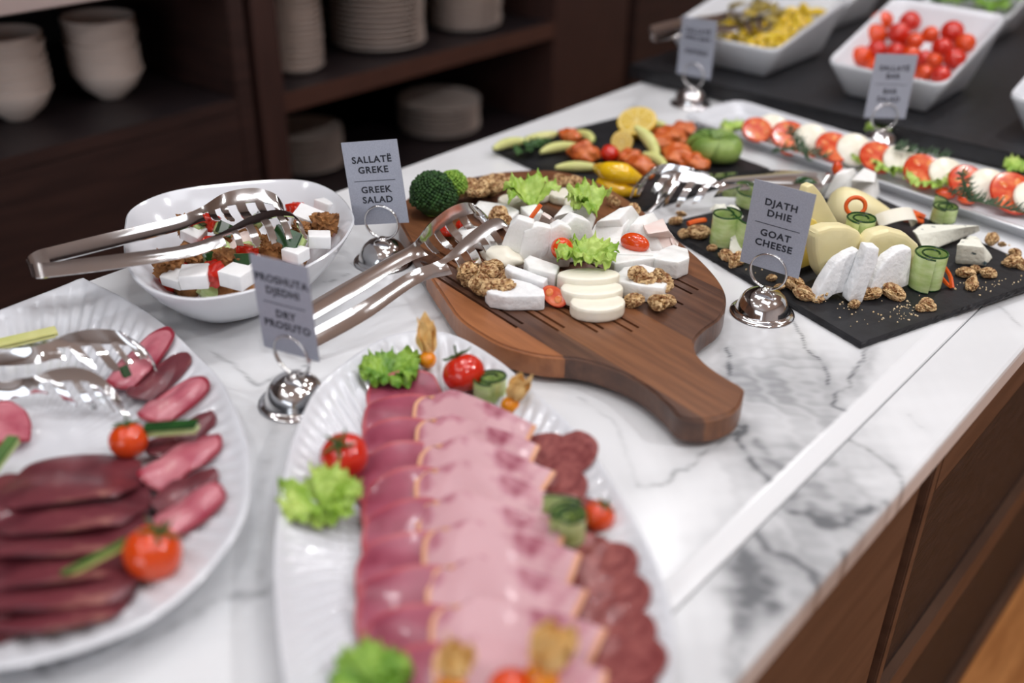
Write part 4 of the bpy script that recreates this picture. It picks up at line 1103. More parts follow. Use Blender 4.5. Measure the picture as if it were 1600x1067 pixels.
# leaning slices
def lean(bot, top, z1, m, label, z0=Z, name='cheese_slice', **k): return loft(name, bot, z0, top, z1, M[m], label, 'cheese', None, **k)
def st(base, out, th_, m, label, z0=Z, name='cheese_slice', **k): return stand(name, base, out, th_, M[m], z0, label, 'cheese', None, **k)
st([(868, 418), (925, 408)], [(870, 412), (872, 388), (880, 355), (900, 338), (922, 346), (930, 372), (918, 410)], .016, 'cheese', 'rightmost leaning white cheese slice of the middle row')
st([(838, 425), (900, 420)], [(838, 420), (846, 385), (862, 357), (876, 349), (894, 358), (896, 390), (890, 418)], .014, 'cheese', 'third leaning white cheese slice from the left')
st([(810, 425), (862, 424)], [(808, 420), (812, 395), (819, 362), (840, 352), (862, 357), (858, 390), (848, 420)], .014, 'cheese', 'second leaning white cheese slice from the left')
st([(778, 420), (828, 424)], [(782, 416), (784, 382), (796, 352), (808, 341), (834, 349), (827, 375), (812, 418)], .014, 'cheese', 'leftmost leaning white cheese slice in the middle of the board')
lean([(860, 360), (925, 362), (932, 340), (868, 336)], [(866, 338), (880, 320), (915, 318), (900, 330)], .062, 'cheese', 'white cheese slice between the two back lettuce leaves')
lean([(925, 372), (985, 384), (1010, 352), (955, 338)], [(932, 346), (968, 342), (988, 320), (968, 325)], .072, 'cheese', 'peaked white cheese wedge right of the back lettuce')
lean([(905, 398), (960, 408), (975, 380), (925, 368)], [(930, 350), (975, 352), (985, 342), (940, 340)], .062, 'cheese', 'white cheese block below the peaked wedge')
lean([(975, 388), (1040, 398), (1050, 372), (985, 362)], [(985, 352), (1008, 345), (1020, 330), (998, 338)], .062, 'cheese', 'thin white cheese slice behind the orange tomato piece')
lean([(1010, 392), (1055, 398), (1060, 380), (1020, 376)], [(1005, 352), (1036, 340), (1045, 360), (1012, 366)], .060, 'radish', 'pinkish translucent cheese slice at the right of the board')
sl([(945, 372), (975, 368), (1015, 385), (1022, 398), (960, 396)], .056, 'cheese', 'white cheese slice under the orange tomato piece')
sl([(952, 404), (965, 396), (1030, 390), (1048, 400), (1010, 404), (960, 412)], .054, 'cheese', 'long white cheese slice right of the centre lettuce')
sl([(1022, 404), (1030, 390), (1052, 381), (1075, 388), (1078, 402), (1060, 410)], .054, 'cheese', 'thick white cheese block at the right end of the board')
sl([(960, 430), (975, 416), (1005, 412), (1030, 420), (1044, 440), (1038, 450), (1000, 446), (965, 438)], .052, 'cheese', 'white cheese piece with walnuts on it at the right front')
def disc_px(cx_, cy_, rx, ry, n=16, rot=0): return [(cx_ + rx * math.cos(2 * math.pi * k / n + rot), cy_ + ry * math.sin(2 * math.pi * k / n + rot)) for k in range(n)]
sl(disc_px(920, 427, 50, 10), .060, 'mozz', 'farthest of the three mozzarella slices', 'mozzarella_slice', z0=.040, bevel=.003, strength=.0005)
sl(disc_px(925, 448, 50, 13), .053, 'mozz', 'middle one of the three mozzarella slices', 'mozzarella_slice', z0=.036, bevel=.003, strength=.0005)
sl(disc_px(934, 470, 44, 15), .048, 'mozz', 'nearest of the three mozzarella slices', 'mozzarella_slice', bevel=.003, strength=.0005)
for (x, y, rx, ry, z1, lb) in [(882, 300, 24, 8, .045, 'round white cheese slice between the back lettuce leaves'), (905, 314, 24, 9, .048, 'pale mozzarella slice left of the right back lettuce'), (800, 309, 22, 8, .045, 'pale mozzarella slice behind the left back lettuce'), (843, 298, 20, 8, .044, 'small pale cheese slice at the back of the board')]:
    sl(disc_px(x, y, rx, ry), z1, 'mozz', lb, 'mozzarella_slice', bevel=.003, strength=.0005)
p = at(785, 402, .048); o = blob('mozzarella_piece', M['mozz'], (.026, .018, .012), .3, 1.8, 5, loc=tuple(p)); tag(o, 'torn creamy mozzarella piece under the tong tips on the board', 'cheese')
p = at(745, 372, .042); o = blob('mozzarella_piece', M['cheese'], (.03, .02, .010), .25, 1.8, 8, loc=tuple(p)); tag(o, 'white cheese piece between the two tong heads on the board', 'cheese')
lettuce(at(832, 325, .045), .034, 1.9, 'frilly lettuce leaf at the back left of the white cheeses', seed=11, nleaf=3, up=1.1, spread=120)
lettuce(at(930, 335, .048), .034, 2.6, 'frilly lettuce leaf at the back right of the white cheeses', seed=12, nleaf=3, up=1.1, spread=150)
lettuce(at(916, 412, .056), .032, 0.3, 'frilly lettuce leaf in the centre of the board', seed=13, nleaf=5, up=.65)
ball('tomato_half', at(878, 388, .068), .0125, M['tomato_or'], 'halved cherry tomato behind the centre lettuce', 'tomato', None, 1.0)
o = ball('tomato_half', at(992, 379, .062), .0125, M['tomato_or'], 'long orange tomato piece on the right cheese slices', 'tomato', None, .7, rot=(0, 0, .1)); o.scale = (.018, .011, .011)
par = thing('tomato_half', 'halved cherry tomato lying at the front of the board', 'tomato', mw=Matrix.Translation(Vector(at(866, 463, .043))) @ Vector((.35, -.8, .75)).to_track_quat('Z', 'Y').to_matrix().to_4x4() @ Matrix.Rotation(-.5, 4, 'Z'))
V, Fc = ICO[3]; V = np.array(V); V2 = V.copy(); V2[:, 2] = np.minimum(V2[:, 2], .1); mesh('skin', V2 * np.array([.0155, .010, .010]), Fc, M['tomskin'], par)
V, Fc = lathe_data([(0, .0014), (.5, .0014), (.82, .0011), (.9, .0009)], 24); V = [(v[0] * .0155, v[1] * .0102, v[2] + .0008) for v in V]; mesh('cut_face', V, Fc, M['tomflesh'], par)
for sx in (-.5, .5):
    V2, F2 = ICO[2]; mesh('seed_pocket', [(v[0] * .0042 + sx * .0125, v[1] * .0045, v[2] * .0008 + .0024) for v in V2], F2, M['seed'], par)
for (a, x, y, s, lb) in [(0, 700, 360, .011, 'red tomato piece seen through the far tong head'), (1, 722, 352, .009, 'small red tomato piece behind the tong tines')]:
    p = at(x, y, .042); o = blob('tomato_piece', M['tomato'], (s, s * .8, s * .7), .15, 2, a + 3, loc=tuple(p)); tag(o, lb, 'tomato')
strip('carrot_stick', [(826, 346, .066), (835, 333, .074), (845, 320, .082)], .0028, M['carrot'], 'orange carrot stick standing before the left lettuce leaf', 'carrot')
lean([(840, 352), (866, 352), (868, 342), (842, 340)], [(846, 334), (850, 330), (862, 338), (860, 344)], .078, 'radish', 'pink radish piece beside the carrot stick', z0=.055, name='radish_piece')
# broccoli
bp_ = at(678, 335, .032)
br = thing('broccoli_floret', 'dark green broccoli floret at the left edge of the board', 'broccoli', tuple(bp_))
V, Fc = tube_data([(0, 0, .002), (0, 0, .02), (.004, .003, .03)], [.012, .012, .016], 12); mesh('stem', V, Fc, M['broc_l'], br)
def crown(name, m, cen, R, n, br_, seed, zmin=-.3):
    rs = np.random.default_rng(seed); V, Fc = [], []; IV, IF = ICO[2]
    i = 0; bv = (np.array(IV) * R * .93 + cen); V += bv.tolist(); Fc += [tuple(f) for f in IF]
    g = math.pi * (3 - math.sqrt(5)); IV1, IF1 = ICO[1]
    for k in range(n):
        z = 1 - (1 - zmin) * k / n; r = math.sqrt(max(0, 1 - z * z)); a = g * k
        d_ = np.array([r * math.cos(a), r * math.sin(a), z]); s = br_ * rs.uniform(.7, 1.3)
        off = len(V); V += (np.array(IV1) * s + cen + d_ * R * rs.uniform(.94, 1.04)).tolist(); Fc += [tuple(off + q for q in f) for f in IF1]
    return mesh(name, V, Fc, m, br)
crown('crown', M['broc'], np.array([0, 0, .026]), .029, 420, .0024, 1)
crown('small_crown', M['broc_l'], np.array([.008, .026, .034]), .018, 200, .0022, 2)
# walnuts on the board
for i in range(24):
    x = rng.uniform(722, 788); y = 440 + rng.uniform(-20, 24) + (x - 750) * -.1
    walnut(x, y, .034 + .010 * (i % 3 == 0), rng.uniform(.0075, .0125), 'walnut piece in the heap at the left end of the board', 'walnuts at the left end of the board')
for i in range(26):
    x = rng.uniform(716, 800); y = 303 + rng.uniform(-8, 9) - (x - 716) * .12
    walnut(x, y, .034 + .010 * (i % 3 == 0), rng.uniform(.009, .013), 'walnut piece in the heap along the back rim of the board', 'walnuts along the back rim of the board')
for i in range(8):
    walnut(rng.uniform(852, 905), rng.uniform(284, 297), .034, rng.uniform(.009, .012), 'walnut piece at the back rim behind the lettuce leaves', 'walnuts behind the lettuce leaves')
for (x, y, h, s, lb) in [(778, 346, .040, .014, 'walnut piece between the tongs and the left lettuce leaf'), (790, 352, .040, .011, 'small walnut piece left of the leaning cheese slices'), (995, 434, .052, .011, 'upper walnut piece on the right front cheese'), (1006, 446, .046, .012, 'walnut piece hanging over the right front cheese'),
                     (1030, 434, .053, .008, 'small walnut piece on the right edge of the cheese'), (998, 462, .034, .013, 'long pale walnut piece right of the mozzarella'), (990, 476, .034, .011, 'walnut piece beside the nearest mozzarella slice'), (980, 448, .036, .010, 'walnut piece behind the mozzarella slices'),
                     (1028, 452, .040, .015, 'large walnut half at the right front of the cheese'), (1028, 482, .034, .014, 'nearest walnut half on the right of the board'), (1043, 475, .034, .009, 'flat pale walnut chip at the far right'), (990, 335, .036, .011, 'walnut piece behind the peaked cheese wedge'), (958, 318, .036, .010, 'walnut piece under the right back lettuce')]:
    walnut(x, y, h, s, lb)

# ---------------------------------------------------------------- cheese slate (top at .008)
Z = .0085
st([(1272, 474), (1325, 464)], [(1274, 472), (1277, 460), (1290, 436), (1306, 412), (1326, 398), (1345, 391), (1343, 405), (1334, 430), (1326, 455), (1300, 462), (1292, 472)], .014, 'rind', 'left one of the three standing brie slices', z0=Z, name='brie_slice', strength=.0018, lean_back=.1)
st([(1324, 476), (1345, 474)], [(1325, 472), (1330, 455), (1342, 425), (1356, 386), (1375, 388), (1372, 410), (1358, 445), (1347, 474)], .016, 'rind', 'middle one of the three standing brie slices', z0=Z, name='brie_slice', strength=.0016, lean_back=.1)
st([(1358, 466), (1420, 452)], [(1358, 462), (1361, 448), (1372, 425), (1388, 404), (1406, 391), (1424, 387), (1425, 400), (1420, 446), (1395, 456)], .014, 'rind', 'right one of the three standing brie slices', z0=Z, name='brie_slice', strength=.0012, lean_back=.1)
# rolled pale cheese slices
def curl(px, py, h, heading, R, H_, a0, a1, m, label, flare=0., tiltx=0, tilty=0, th=.003, cx2=1.0, name='rolled_cheese_slice'):
    p = at(px, py, h); nu, nv = 40, 12; G = np.zeros((nu, nv, 3))
    for i in range(nu):
        a = R_(a0 + (a1 - a0) * i / (nu - 1))
        for j in range(nv):
            v = j / (nv - 1); r = R * (1 + flare * v); G[i, j] = (r * math.cos(a), r * cx2 * math.sin(a), H_ * v)
    V, Fc, _ = sheet_data(G, th)
    o = mesh(name, V, Fc, M[m], None, True); o.matrix_world = Matrix.Translation(Vector(p)) @ Matrix.Rotation(heading, 4, 'Z') @ Matrix.Rotation(tiltx, 4, 'X') @ Matrix.Rotation(tilty, 4, 'Y')
    return tag(o, label, 'cheese')
st([(1288, 445), (1345, 432)], [(1290, 440), (1280, 425), (1274, 395), (1273, 372), (1280, 361), (1300, 355), (1325, 355), (1345, 362), (1352, 378), (1350, 400), (1344, 430)], .020, 'gouda', 'upright folded pale yellow cheese slice at the front left of the slate', z0=Z, name='folded_cheese_slice', bevel=.006, strength=.0004)
st([(1352, 440), (1425, 430)], [(1354, 435), (1346, 410), (1350, 385), (1366, 367), (1392, 360), (1420, 368), (1438, 384), (1443, 402), (1425, 425)], .022, 'gouda', 'folded pale yellow cheese slice behind the right brie slice', z0=Z, name='folded_cheese_slice', bevel=.006, strength=.0004)
# big rounded cheese (folded cone)
def cone_fold(tip, base, h0, h1, r0, r1, m, label, squash=.75, amp=.03):
    a = at(*tip, h0); b = at(*base, h1); nu, nv = 36, 20; V, Fc = [], []
    t = b - a; L = np.linalg.norm(t); t /= L; s = np.cross(t, [0, 0, 1]); s /= np.linalg.norm(s); up = np.cross(s, t)
    prof = [(r0 + (r1 - r0) * math.sin(math.pi / 2 * min(1, q * 1.35)) if q < .74 else (r0 + (r1 - r0)) * math.sqrt(max(0, 1 - ((q - .74) / .26) ** 2)) + .0003) for q in np.linspace(0, 1, nv)]
    for j, q in enumerate(np.linspace(0, 1, nv)):
        for i in range(nu):
            an = 2 * math.pi * i / nu; r = prof[j] * (1 + amp * math.sin(3 * an + 4 * q))
            V.append((a + t * L * q + s * r * math.cos(an) + up * r * squash * math.sin(an)) - a)
    for j in range(nv - 1):
        for i in range(nu): Fc.append((j * nu + i, j * nu + (i + 1) % nu, (j + 1) * nu + (i + 1) % nu, (j + 1) * nu + i))
    Fc.append(tuple(range(nu))[::-1]); Fc.append(tuple((nv - 1) * nu + k for k in range(nu)))
    return tag(mesh('folded_cheese_slice', V, Fc, M[m], None, True, tuple(a)), label, 'cheese')
cone_fold((1398, 340), (1290, 322), .026, .034, .006, .030, 'gouda', 'large folded pale yellow cheese slice at the back of the slate', .95)
st([(1240, 425), (1312, 400)], [(1238, 420), (1248, 350), (1262, 292), (1272, 288), (1284, 302), (1300, 330), (1314, 355), (1314, 385), (1295, 400)], .012, 'gouda', 'pale yellow cheese wedge standing behind the goat cheese card', z0=Z, name='cheese_wedge', bevel=.002, strength=.0006, lean_back=.15)
st([(1240, 432), (1298, 412)], [(1240, 425), (1248, 355), (1262, 338), (1276, 345), (1288, 362), (1292, 385), (1285, 408)], .008, 'gouda_deep', 'deep yellow cheese slice behind the goat cheese card', z0=Z, name='cheese_slice', bevel=.002, strength=.0006, lean_back=.1)
curl(1400, 355, .02, R_(60), .030, .018, -160, 20, 'mozz', 'thin white folded cheese slice above the yellow roll', th=.002, tiltx=-.9, cx2=.6)
lean([(1285, 310), (1330, 315), (1345, 300), (1300, 292)], [(1305, 272), (1325, 268), (1335, 262), (1315, 264)], .045, 'cheese', 'left white cheese slice at the far corner of the slate', z0=Z)
lean([(1325, 318), (1368, 318), (1375, 300), (1335, 300)], [(1330, 280), (1350, 262), (1368, 270), (1368, 285)], .045, 'cheese', 'right white cheese slice at the far corner of the slate', z0=Z)
# blue cheese
lean([(1440, 388), (1445, 395), (1532, 362), (1525, 356)], [(1425, 360), (1432, 366), (1530, 352), (1440, 350)], .030, 'blue', 'long blue-veined cheese wedge at the right of the slate', z0=.012, name='blue_cheese_wedge', strength=.002)
lean([(1492, 412), (1540, 416), (1552, 402), (1505, 398)], [(1495, 382), (1538, 386), (1530, 374), (1502, 372)], .036, 'blue', 'blue cheese cube at the right of the slate', z0=Z, name='blue_cheese_cube', strength=.0025)
lean([(1138, 398), (1160, 402), (1168, 388), (1146, 384)], [(1142, 362), (1162, 362), (1168, 350), (1150, 350)], .030, 'blue', 'white blue cheese piece at the left edge of the goat cheese card', z0=Z, name='blue_cheese_piece')
for (x, y, h, s, lb) in [(1142, 335, .030, .015, 'blue cheese lump beside the looped cucumber ribbon'), (1125, 328, .030, .011, 'blue cheese crumb in the looped cucumber ribbon'), (1262, 388, .012, .010, 'blue cheese crumb at the right edge of the goat cheese card'), (1268, 378, .020, .012, 'blue cheese lump beside the upright cheese roll'), (1240, 395, .012, .012, 'blue cheese crumb behind the lower card corner'), (1520, 376, .030, .008, 'blue cheese crumb on the cube')]:
    p = at(x, y, h); o = blob('blue_cheese_piece', M['blue'], (s, s * .9, s * .7), .3, 2.4, x, sub=3, loc=tuple(p)); tag(o, lb, 'cheese')
# cucumber
cuc_roll(at(1128, 380, Z), R_(-10), 'tall looped cucumber ribbon left of the goat cheese card', .008, .021, 1.35, .040, tail=[(.030, -.004), (.045, .002)])
cuc_roll(at(1446, 447, Z), R_(10), 'tall cucumber roll in front of the blue cheese wedge', .006, .0215, 1.8, .042)
cuc_roll(at(1338, 392, .03), R_(30), 'cucumber roll holding the orange pepper ring', .006, .019, 1.7, .042)
cuc_roll(at(1474, 345, .012), R_(-40), 'dark-rimmed cucumber roll at the far edge of the slate', .005, .018, 1.9, .020, tail=[(-.02, .012), (-.04, .006)])
cuc_roll(at(1175, 318, .022), R_(10), 'cucumber ribbon wound behind the goat cheese card', .012, .030, 1.2, .018)
cuc_roll(at(1165, 303, .022), R_(70), 'small cucumber ring at the tong handles', .006, .015, 1.3, .012)
p = at(1260, 292, .02); o = blob('cucumber_end', M['peel'], (.02, .012, .014), .1, 1.5, 3, loc=tuple(p)); tag(o, 'dark green cucumber end at the far corner of the slate', 'cucumber')
p = at(1308, 263, .045); o = blob('tomato_piece', M['tomato_or'], (.007, .007, .010), .1, 1.5, 3, loc=tuple(p)); tag(o, 'small red tomato piece above the far white cheese slices', 'tomato')
# pepper ring
pr = at(1337, 322, .07); pts = [(.0115 * math.cos(a), 0, .0105 * math.sin(a)) for a in np.linspace(0, 2 * math.pi, 33)]
V, Fc = tube_data(pts, .0026, 8); o = mesh('pepper_ring', V, Fc, M['carrot'], None, True, tuple(pr)); o.rotation_euler = (-.3, 0, R_(35)); tag(o, 'orange pepper ring standing in the cucumber roll', 'pepper')
for (pts, r, lb) in [([(1075, 350, .016), (1088, 346, .017), (1102, 344, .016)], .0035, 'carrot stick left of the looped cucumber ribbon'), ([(1472, 412, .036), (1484, 430, .022), (1488, 450, .010)], .0026, 'upper carrot strip right of the tall cucumber roll'), ([(1470, 432, .024), (1478, 442, .014), (1486, 448, .010)], .0024, 'lower carrot strip right of the tall cucumber roll'),
                    ([(1405, 335, .016), (1425, 332, .018), (1445, 340, .014)], .004, 'carrot strip at the far edge of the slate'), ([(1412, 342, .014), (1430, 344, .014), (1442, 347, .012)], .0035, 'nearer carrot strip at the far edge of the slate'), ([(1408, 330, .02), (1420, 338, .018), (1436, 336, .018)], .0035, 'crossed carrot strip at the far edge of the slate')]:
    strip('carrot_strip', pts, r, M['carrot'], lb, 'carrot')
for (x, y, s, lb) in [(1056, 350, .0085, 'walnut piece near the left corner of the slate'), (1068, 370, .009, 'walnut piece below the carrot stick'), (1090, 370, .0135, 'large walnut piece below the carrot stick'), (1064, 338, .007, 'small walnut piece behind the carrot stick'),
                      (1134, 404, .010, 'walnut piece at the left of the lower card'), (1150, 413, .012, 'walnut crumb cluster by the ring holder'), (1112, 391, .006, 'small walnut piece below the looped cucumber'), (1205, 438, .006, 'pale walnut chip seen through the wire ring'), (1217, 452, .006, 'pale walnut chip right of the dome holder'),
                      (1240, 452, .014, 'curved pale walnut piece left of the brie slices'), (1255, 466, .0125, 'walnut piece in front of the curved pale one'), (1278, 467, .0115, 'walnut piece touching the left brie slice'), (1358, 466, .0115, 'dark walnut piece between two brie slices'), (1393, 464, .014, 'walnut piece before the right brie slice'), (1404, 462, .008, 'pale walnut sliver before the right brie slice'),
                      (1334, 479, .0065, 'small walnut piece below the middle brie slice'), (1448, 482, .009, 'walnut piece in the crumbs near the front edge'), (1437, 485, .006, 'pale walnut chip in the crumbs near the front edge'), (1507, 432, .010, 'upper walnut lobe in front of the blue cheese cube'), (1517, 449, .0105, 'lower walnut lobe in front of the blue cheese cube'),
                      (1523, 425, .008, 'walnut piece at the foot of the blue cheese cube'), (1543, 432, .0095, 'walnut piece right of the blue cheese cube'), (1548, 380, .012, 'walnut piece behind the blue cheese cube'), (1565, 385, .006, 'small pale walnut piece behind the blue cheese cube'), (1585, 400, .008, 'walnut piece near the right picture edge'), (1580, 414, .011, 'long walnut piece near the right picture edge'), (1594, 418, .009, 'walnut piece cut by the right picture edge')]:
    walnut(x, y, .008, s, lb)
V, Fc = [], []; IV, IF = ICO[1]
for (cx_, cy_, sx, sy, n) in [(1410, 495, 35, 12, 60), (1420, 480, 12, 6, 20), (1560, 445, 30, 10, 40), (1580, 395, 20, 14, 26), (1150, 425, 20, 8, 22), (1300, 480, 30, 8, 18), (1230, 460, 20, 6, 10), (1100, 400, 30, 15, 12)]:
    for k in range(n):
        x, y = rng.normal(cx_, sx), rng.normal(cy_, sy); q = at(x, y, .0085)
        loc = (q[0] + .325, q[1] - .960); uu = loc[0] * -.947 + loc[1] * .322; vv = loc[0] * .322 + loc[1] * .947
        if not (.01 < uu < .34 and .01 < vv < .36): continue
        s = rng.uniform(.0005, .0016); off = len(V); V += (np.array(IV) * s * rng.uniform(.6, 1.3, 3) + q).tolist(); Fc += [tuple(off + a for a in f) for f in IF]
V = np.array(V); c = V.mean(0); tag(mesh('walnut_crumbs', V - c, Fc, M['crumb'], None, True, tuple(c)), 'pale nut and cheese crumbs scattered over the front of the cheese slate', 'crumbs', None, 'stuff')

# ---------------------------------------------------------------- salmon slate (top at .008)
def avo_slice(a, b, w, label, h=.010, bend=.15, thick=.007):
    pa, pb = at(*a), at(*b); c = (pa + pb) / 2; t = pb - pa; L = np.linalg.norm(t); hh = math.atan2(t[1], t[0])
    n = 24; V, Fc = [], []
    par = thing('avocado_slice', label, 'avocado', mw=Matrix.Translation(Vector(c)) @ Matrix.Rotation(hh, 4, 'Z') @ Matrix.Rotation(-math.asin(t[2] / L), 4, 'Y'))
    path = [((q - .5) * L, bend * L * (1 - (2 * q - 1) ** 2), 0) for q in np.linspace(0, 1, n)]
    V, Fc = tube_data(path, [w * (math.sin(math.pi * (.06 + .88 * q)) ** .6) for q in np.linspace(0, 1, n)], 12); mesh('flesh', V, Fc, M['avo'], par)
    path = [(x, y + w * .55, z - w * .1) for x, y, z in path]; V, Fc = tube_data(path, [w * .62 * (math.sin(math.pi * (.06 + .88 * q)) ** .6) for q in np.linspace(0, 1, n)], 10); mesh('rind', V, Fc, M['avo_skin'], par)
avo_slice((772, 232, .016), (828, 220, .018), .008, 'leftmost avocado slice on the salmon slate')
avo_slice((822, 216, .018), (870, 208, .020), .008, 'avocado slice pointing to the small orange salmon piece', bend=-.1)
avo_slice((845, 238, .018), (905, 228, .02), .008, 'avocado slice behind the left orange salmon roll')
avo_slice((898, 206, .02), (924, 222, .018), .008, 'avocado slice right of the small orange salmon piece', bend=.2)
avo_slice((868, 262, .016), (936, 262, .016), .008, 'pale avocado slice left of the yellow pepper', bend=.08)
avo_slice((992, 198, .05), (1026, 245, .020), .010, 'tall avocado slice leaning in the middle of the salmon slate', bend=.12)
avo_slice((1005, 240, .022), (1040, 262, .014), .008, 'avocado slice in front of the leaning one')
avo_slice((1010, 192, .02), (1042, 200, .02), .007, 'avocado slice behind the salmon heap')
for i, (x, y, s, sq, lb) in enumerate([(912, 240, .021, .9, 'orange salmon roll left of the halved tomato'), (890, 213, .015, .9, 'small orange salmon piece at the back left'), (985, 248, .017, .9, 'orange salmon piece right of the halved tomato'), (1000, 262, .021, .8, 'orange salmon roll behind the yellow pepper'), (1048, 212, .022, .7, 'folded orange salmon slice at the back of the heap'),
                             (1068, 202, .018, .7, 'farthest orange salmon fold beside the avocado rose'), (1030, 222, .018, .7, 'orange salmon fold behind the leaning avocado slice'), (1060, 245, .026, .7, 'large orange salmon fold left of the avocado rose'), (1085, 255, .018, .8, 'orange salmon piece at the foot of the avocado rose')]):
    p = at(x, y, .018); s *= 1.2; o = blob('salmon_piece', M['salmon'], (s, s * .8, s * sq * .8), .34, 1.6, i + 5, sub=4, loc=tuple(p)); tag(o, lb, 'salmon')
ball('tomato_half', at(953, 240, .02), .0145, M['tomato'], 'red cherry tomato half between the salmon rolls', 'tomato', None, .9)
# lemon half
def lemon_half(px, py, h, R, rot, label):
    par = thing('lemon_half', label, 'lemon', mw=Matrix.Translation(Vector(at(px, py, h))) @ Euler(rot).to_matrix().to_4x4())
    prof = [(0, -R * 1.05), (R * .3, -R * 1.0), (R * .7, -R * .72), (R * .93, -R * .35), (R, 0), (R * .97, .0008), (R * .92, .0008)]
    V, Fc = lathe_data(prof, 32); mesh('peel', V, Fc, M['lemon'], par)
    V, Fc = lathe_data([(R * .93, .0006), (R * .3, .0006), (0, .0006)], 32); mesh('pith', V, Fc, M['pith'], par)
    for k in range(9):
        a0, a1 = 2 * math.pi * (k + .06) / 9, 2 * math.pi * (k + .94) / 9; V = [(R * .08 * math.cos((a0 + a1) / 2), R * .08 * math.sin((a0 + a1) / 2), .0014)]
        for q in range(7):
            a = a0 + (a1 - a0) * q / 6; V.append((R * .84 * math.cos(a), R * .84 * math.sin(a), .0014))
        n0 = len(V); V += [(v[0], v[1], .0004) for v in V]; Fc = [tuple(range(n0)), tuple(range(n0, 2 * n0))[::-1]] + [(i, n0 + i, n0 + (i + 1) % n0, (i + 1) % n0) for i in range(n0)]
        mesh('segment', V, Fc, M['lemonflesh'], par, False)
lemon_half(995, 188, .037, .031, (.45, .12, .0), 'lemon half at the far corner of the salmon slate')
lemon_half(972, 221, .028, .017, (1.0, .5, .2), 'small lemon wedge in front of the lemon half')
# yellow pepper
for (pts, r, lb) in [([(930, 262, .03), (950, 268, .038), (975, 272, .038), (1004, 284, .022)], [.005, .014, .015, .005], 'upper curved piece of yellow pepper'), ([(940, 285, .02), (955, 294, .018), (975, 298, .016), (1000, 302, .014)], [.011, .012, .010, .004], 'lower curved piece of yellow pepper')]:
    P = np.array([at(*q) for q in pts]); Cc = catmull(P, 6); rr = np.interp(np.linspace(0, 3, len(Cc)), range(4), r); V, Fc = tube_data(Cc - P[0], rr, 14)
    tag(mesh('pepper_piece', V, Fc, M['pepper'], None, True, tuple(P[0])), lb + ' in front of the salmon', 'pepper')
# avocado rose: fan of slices curled in a ring
par = thing('avocado_rose', 'green avocado rose at the right end of the salmon slate', 'avocado', tuple(at(1115, 248, .0085)))
NR = 11
for k in range(NR):
    ph0 = 2 * math.pi * k / NR; nu, nv = 9, 18; G = np.zeros((nu, nv, 3)); Rm, rm = .0235 + .0035 * (k % 2), .0165
    for i in range(nu):
        u = i / (nu - 1)
        for j in range(nv):
            v = j / (nv - 1); th_ = R_(-50 + 225 * v); phi = ph0 + u * 1.7 * 2 * math.pi / NR + .75 * v
            r_ = rm * (.84 + .30 * u - .12 * u * u) * (1 - .12 * (2 * v - 1) ** 4)
            q = Rm + r_ * math.cos(th_); G[i, j] = (q * math.cos(phi), q * math.sin(phi), .0185 + r_ * 1.15 * math.sin(th_))
    G[..., 2] = np.maximum(G[..., 2], .0018)
    V, Fc, _ = sheet_data(G, .0024); mesh('slice', V, Fc, M['avo_rose'], par)
V, Fc = ICO[3]; mesh('heart', np.array(V) * [.008, .008, .010] + [0, 0, .0105], Fc, M['avo_rose'], par)
for (x, y) in [(818, 240), (832, 233), (845, 228)]:
    lettuce(at(x, y, .012), .016, random.random() * 6, 'dark green herb leaf %s the left avocado slices' % {818: 'nearest to', 832: 'between', 845: 'behind'}[x], 'herb', seed=x, nleaf=2, m='herb', up=.6)

# ---------------------------------------------------------------- caprese platter
def tom_slice(px, py, h, R, mw_rot, label):
    par = thing('tomato_slice', label, 'tomato', mw=Matrix.Translation(Vector(at(px, py, h))) @ Euler(mw_rot).to_matrix().to_4x4())
    V, Fc = lathe_data([(0, -.0026), (R * .94, -.0026), (R, -.001), (R, .001), (R * .94, .0026)], 36); mesh('skin', V, Fc, M['tomskin'], par)
    V, Fc = lathe_data([(R * .945, .00262), (R * .80, .0031), (R * .3, .0029), (0, .0029)], 36); mesh('flesh', V, Fc, M['tomflesh'], par)
    for k in range(5):
        a = 2 * math.pi * k / 5 + px; V2, F2 = ICO[1]; V2 = np.array(V2) * np.array([R * .24, R * .13, .0008]); c_, s_ = math.cos(a), math.sin(a)
        V2 = [(v[0] * c_ - v[1] * s_ + R * .55 * c_, v[0] * s_ + v[1] * c_ + R * .55 * s_, v[2] + .003) for v in V2]; mesh('seed_pocket', V2, F2, M['seed'], par)
cap = [(1183, 203, 't'), (1207, 202, 'm'), (1233, 212, 't'), (1268, 218, 'm'), (1303, 230, 't'), (1335, 234, 'm'), (1372, 246, 't'), (1408, 252, 'm'), (1442, 268, 't'), (1480, 272, 'm'), (1512, 285, 't'), (1545, 290, 'm'), (1583, 302, 't'), (1615, 310, 'm')]
ti = mi = 0
base_rot = CA
for x, y, kd in cap:
    q = Matrix.Rotation(base_rot, 4, 'Z') @ Matrix.Rotation(R_(30 + random.uniform(-5, 5)), 4, 'Y') @ Matrix.Rotation(R_(24 + random.uniform(-5, 5)), 4, 'X')
    if kd == 't':
        tom_slice(x, y, .032, (.024 if x < 1200 else .028) if x < 1560 else .033, q.to_euler(), '%s tomato slice from the left end of the narrow platter' % ORD[ti]); ti += 1
    else:
        R1 = .027; V, Fc = lathe_data([(0, -.004), (R1 * .9, -.004), (R1, -.001), (R1, .001), (R1 * .9, .004), (0, .0043)], 32)
        o = mesh('mozzarella_slice', V, Fc, M['mozz'], None, True, tuple(at(x, y, .031))); o.rotation_euler = q.to_euler(); tag(o, '%s mozzarella slice from the left end of the narrow platter' % ORD[mi], 'cheese'); mi += 1
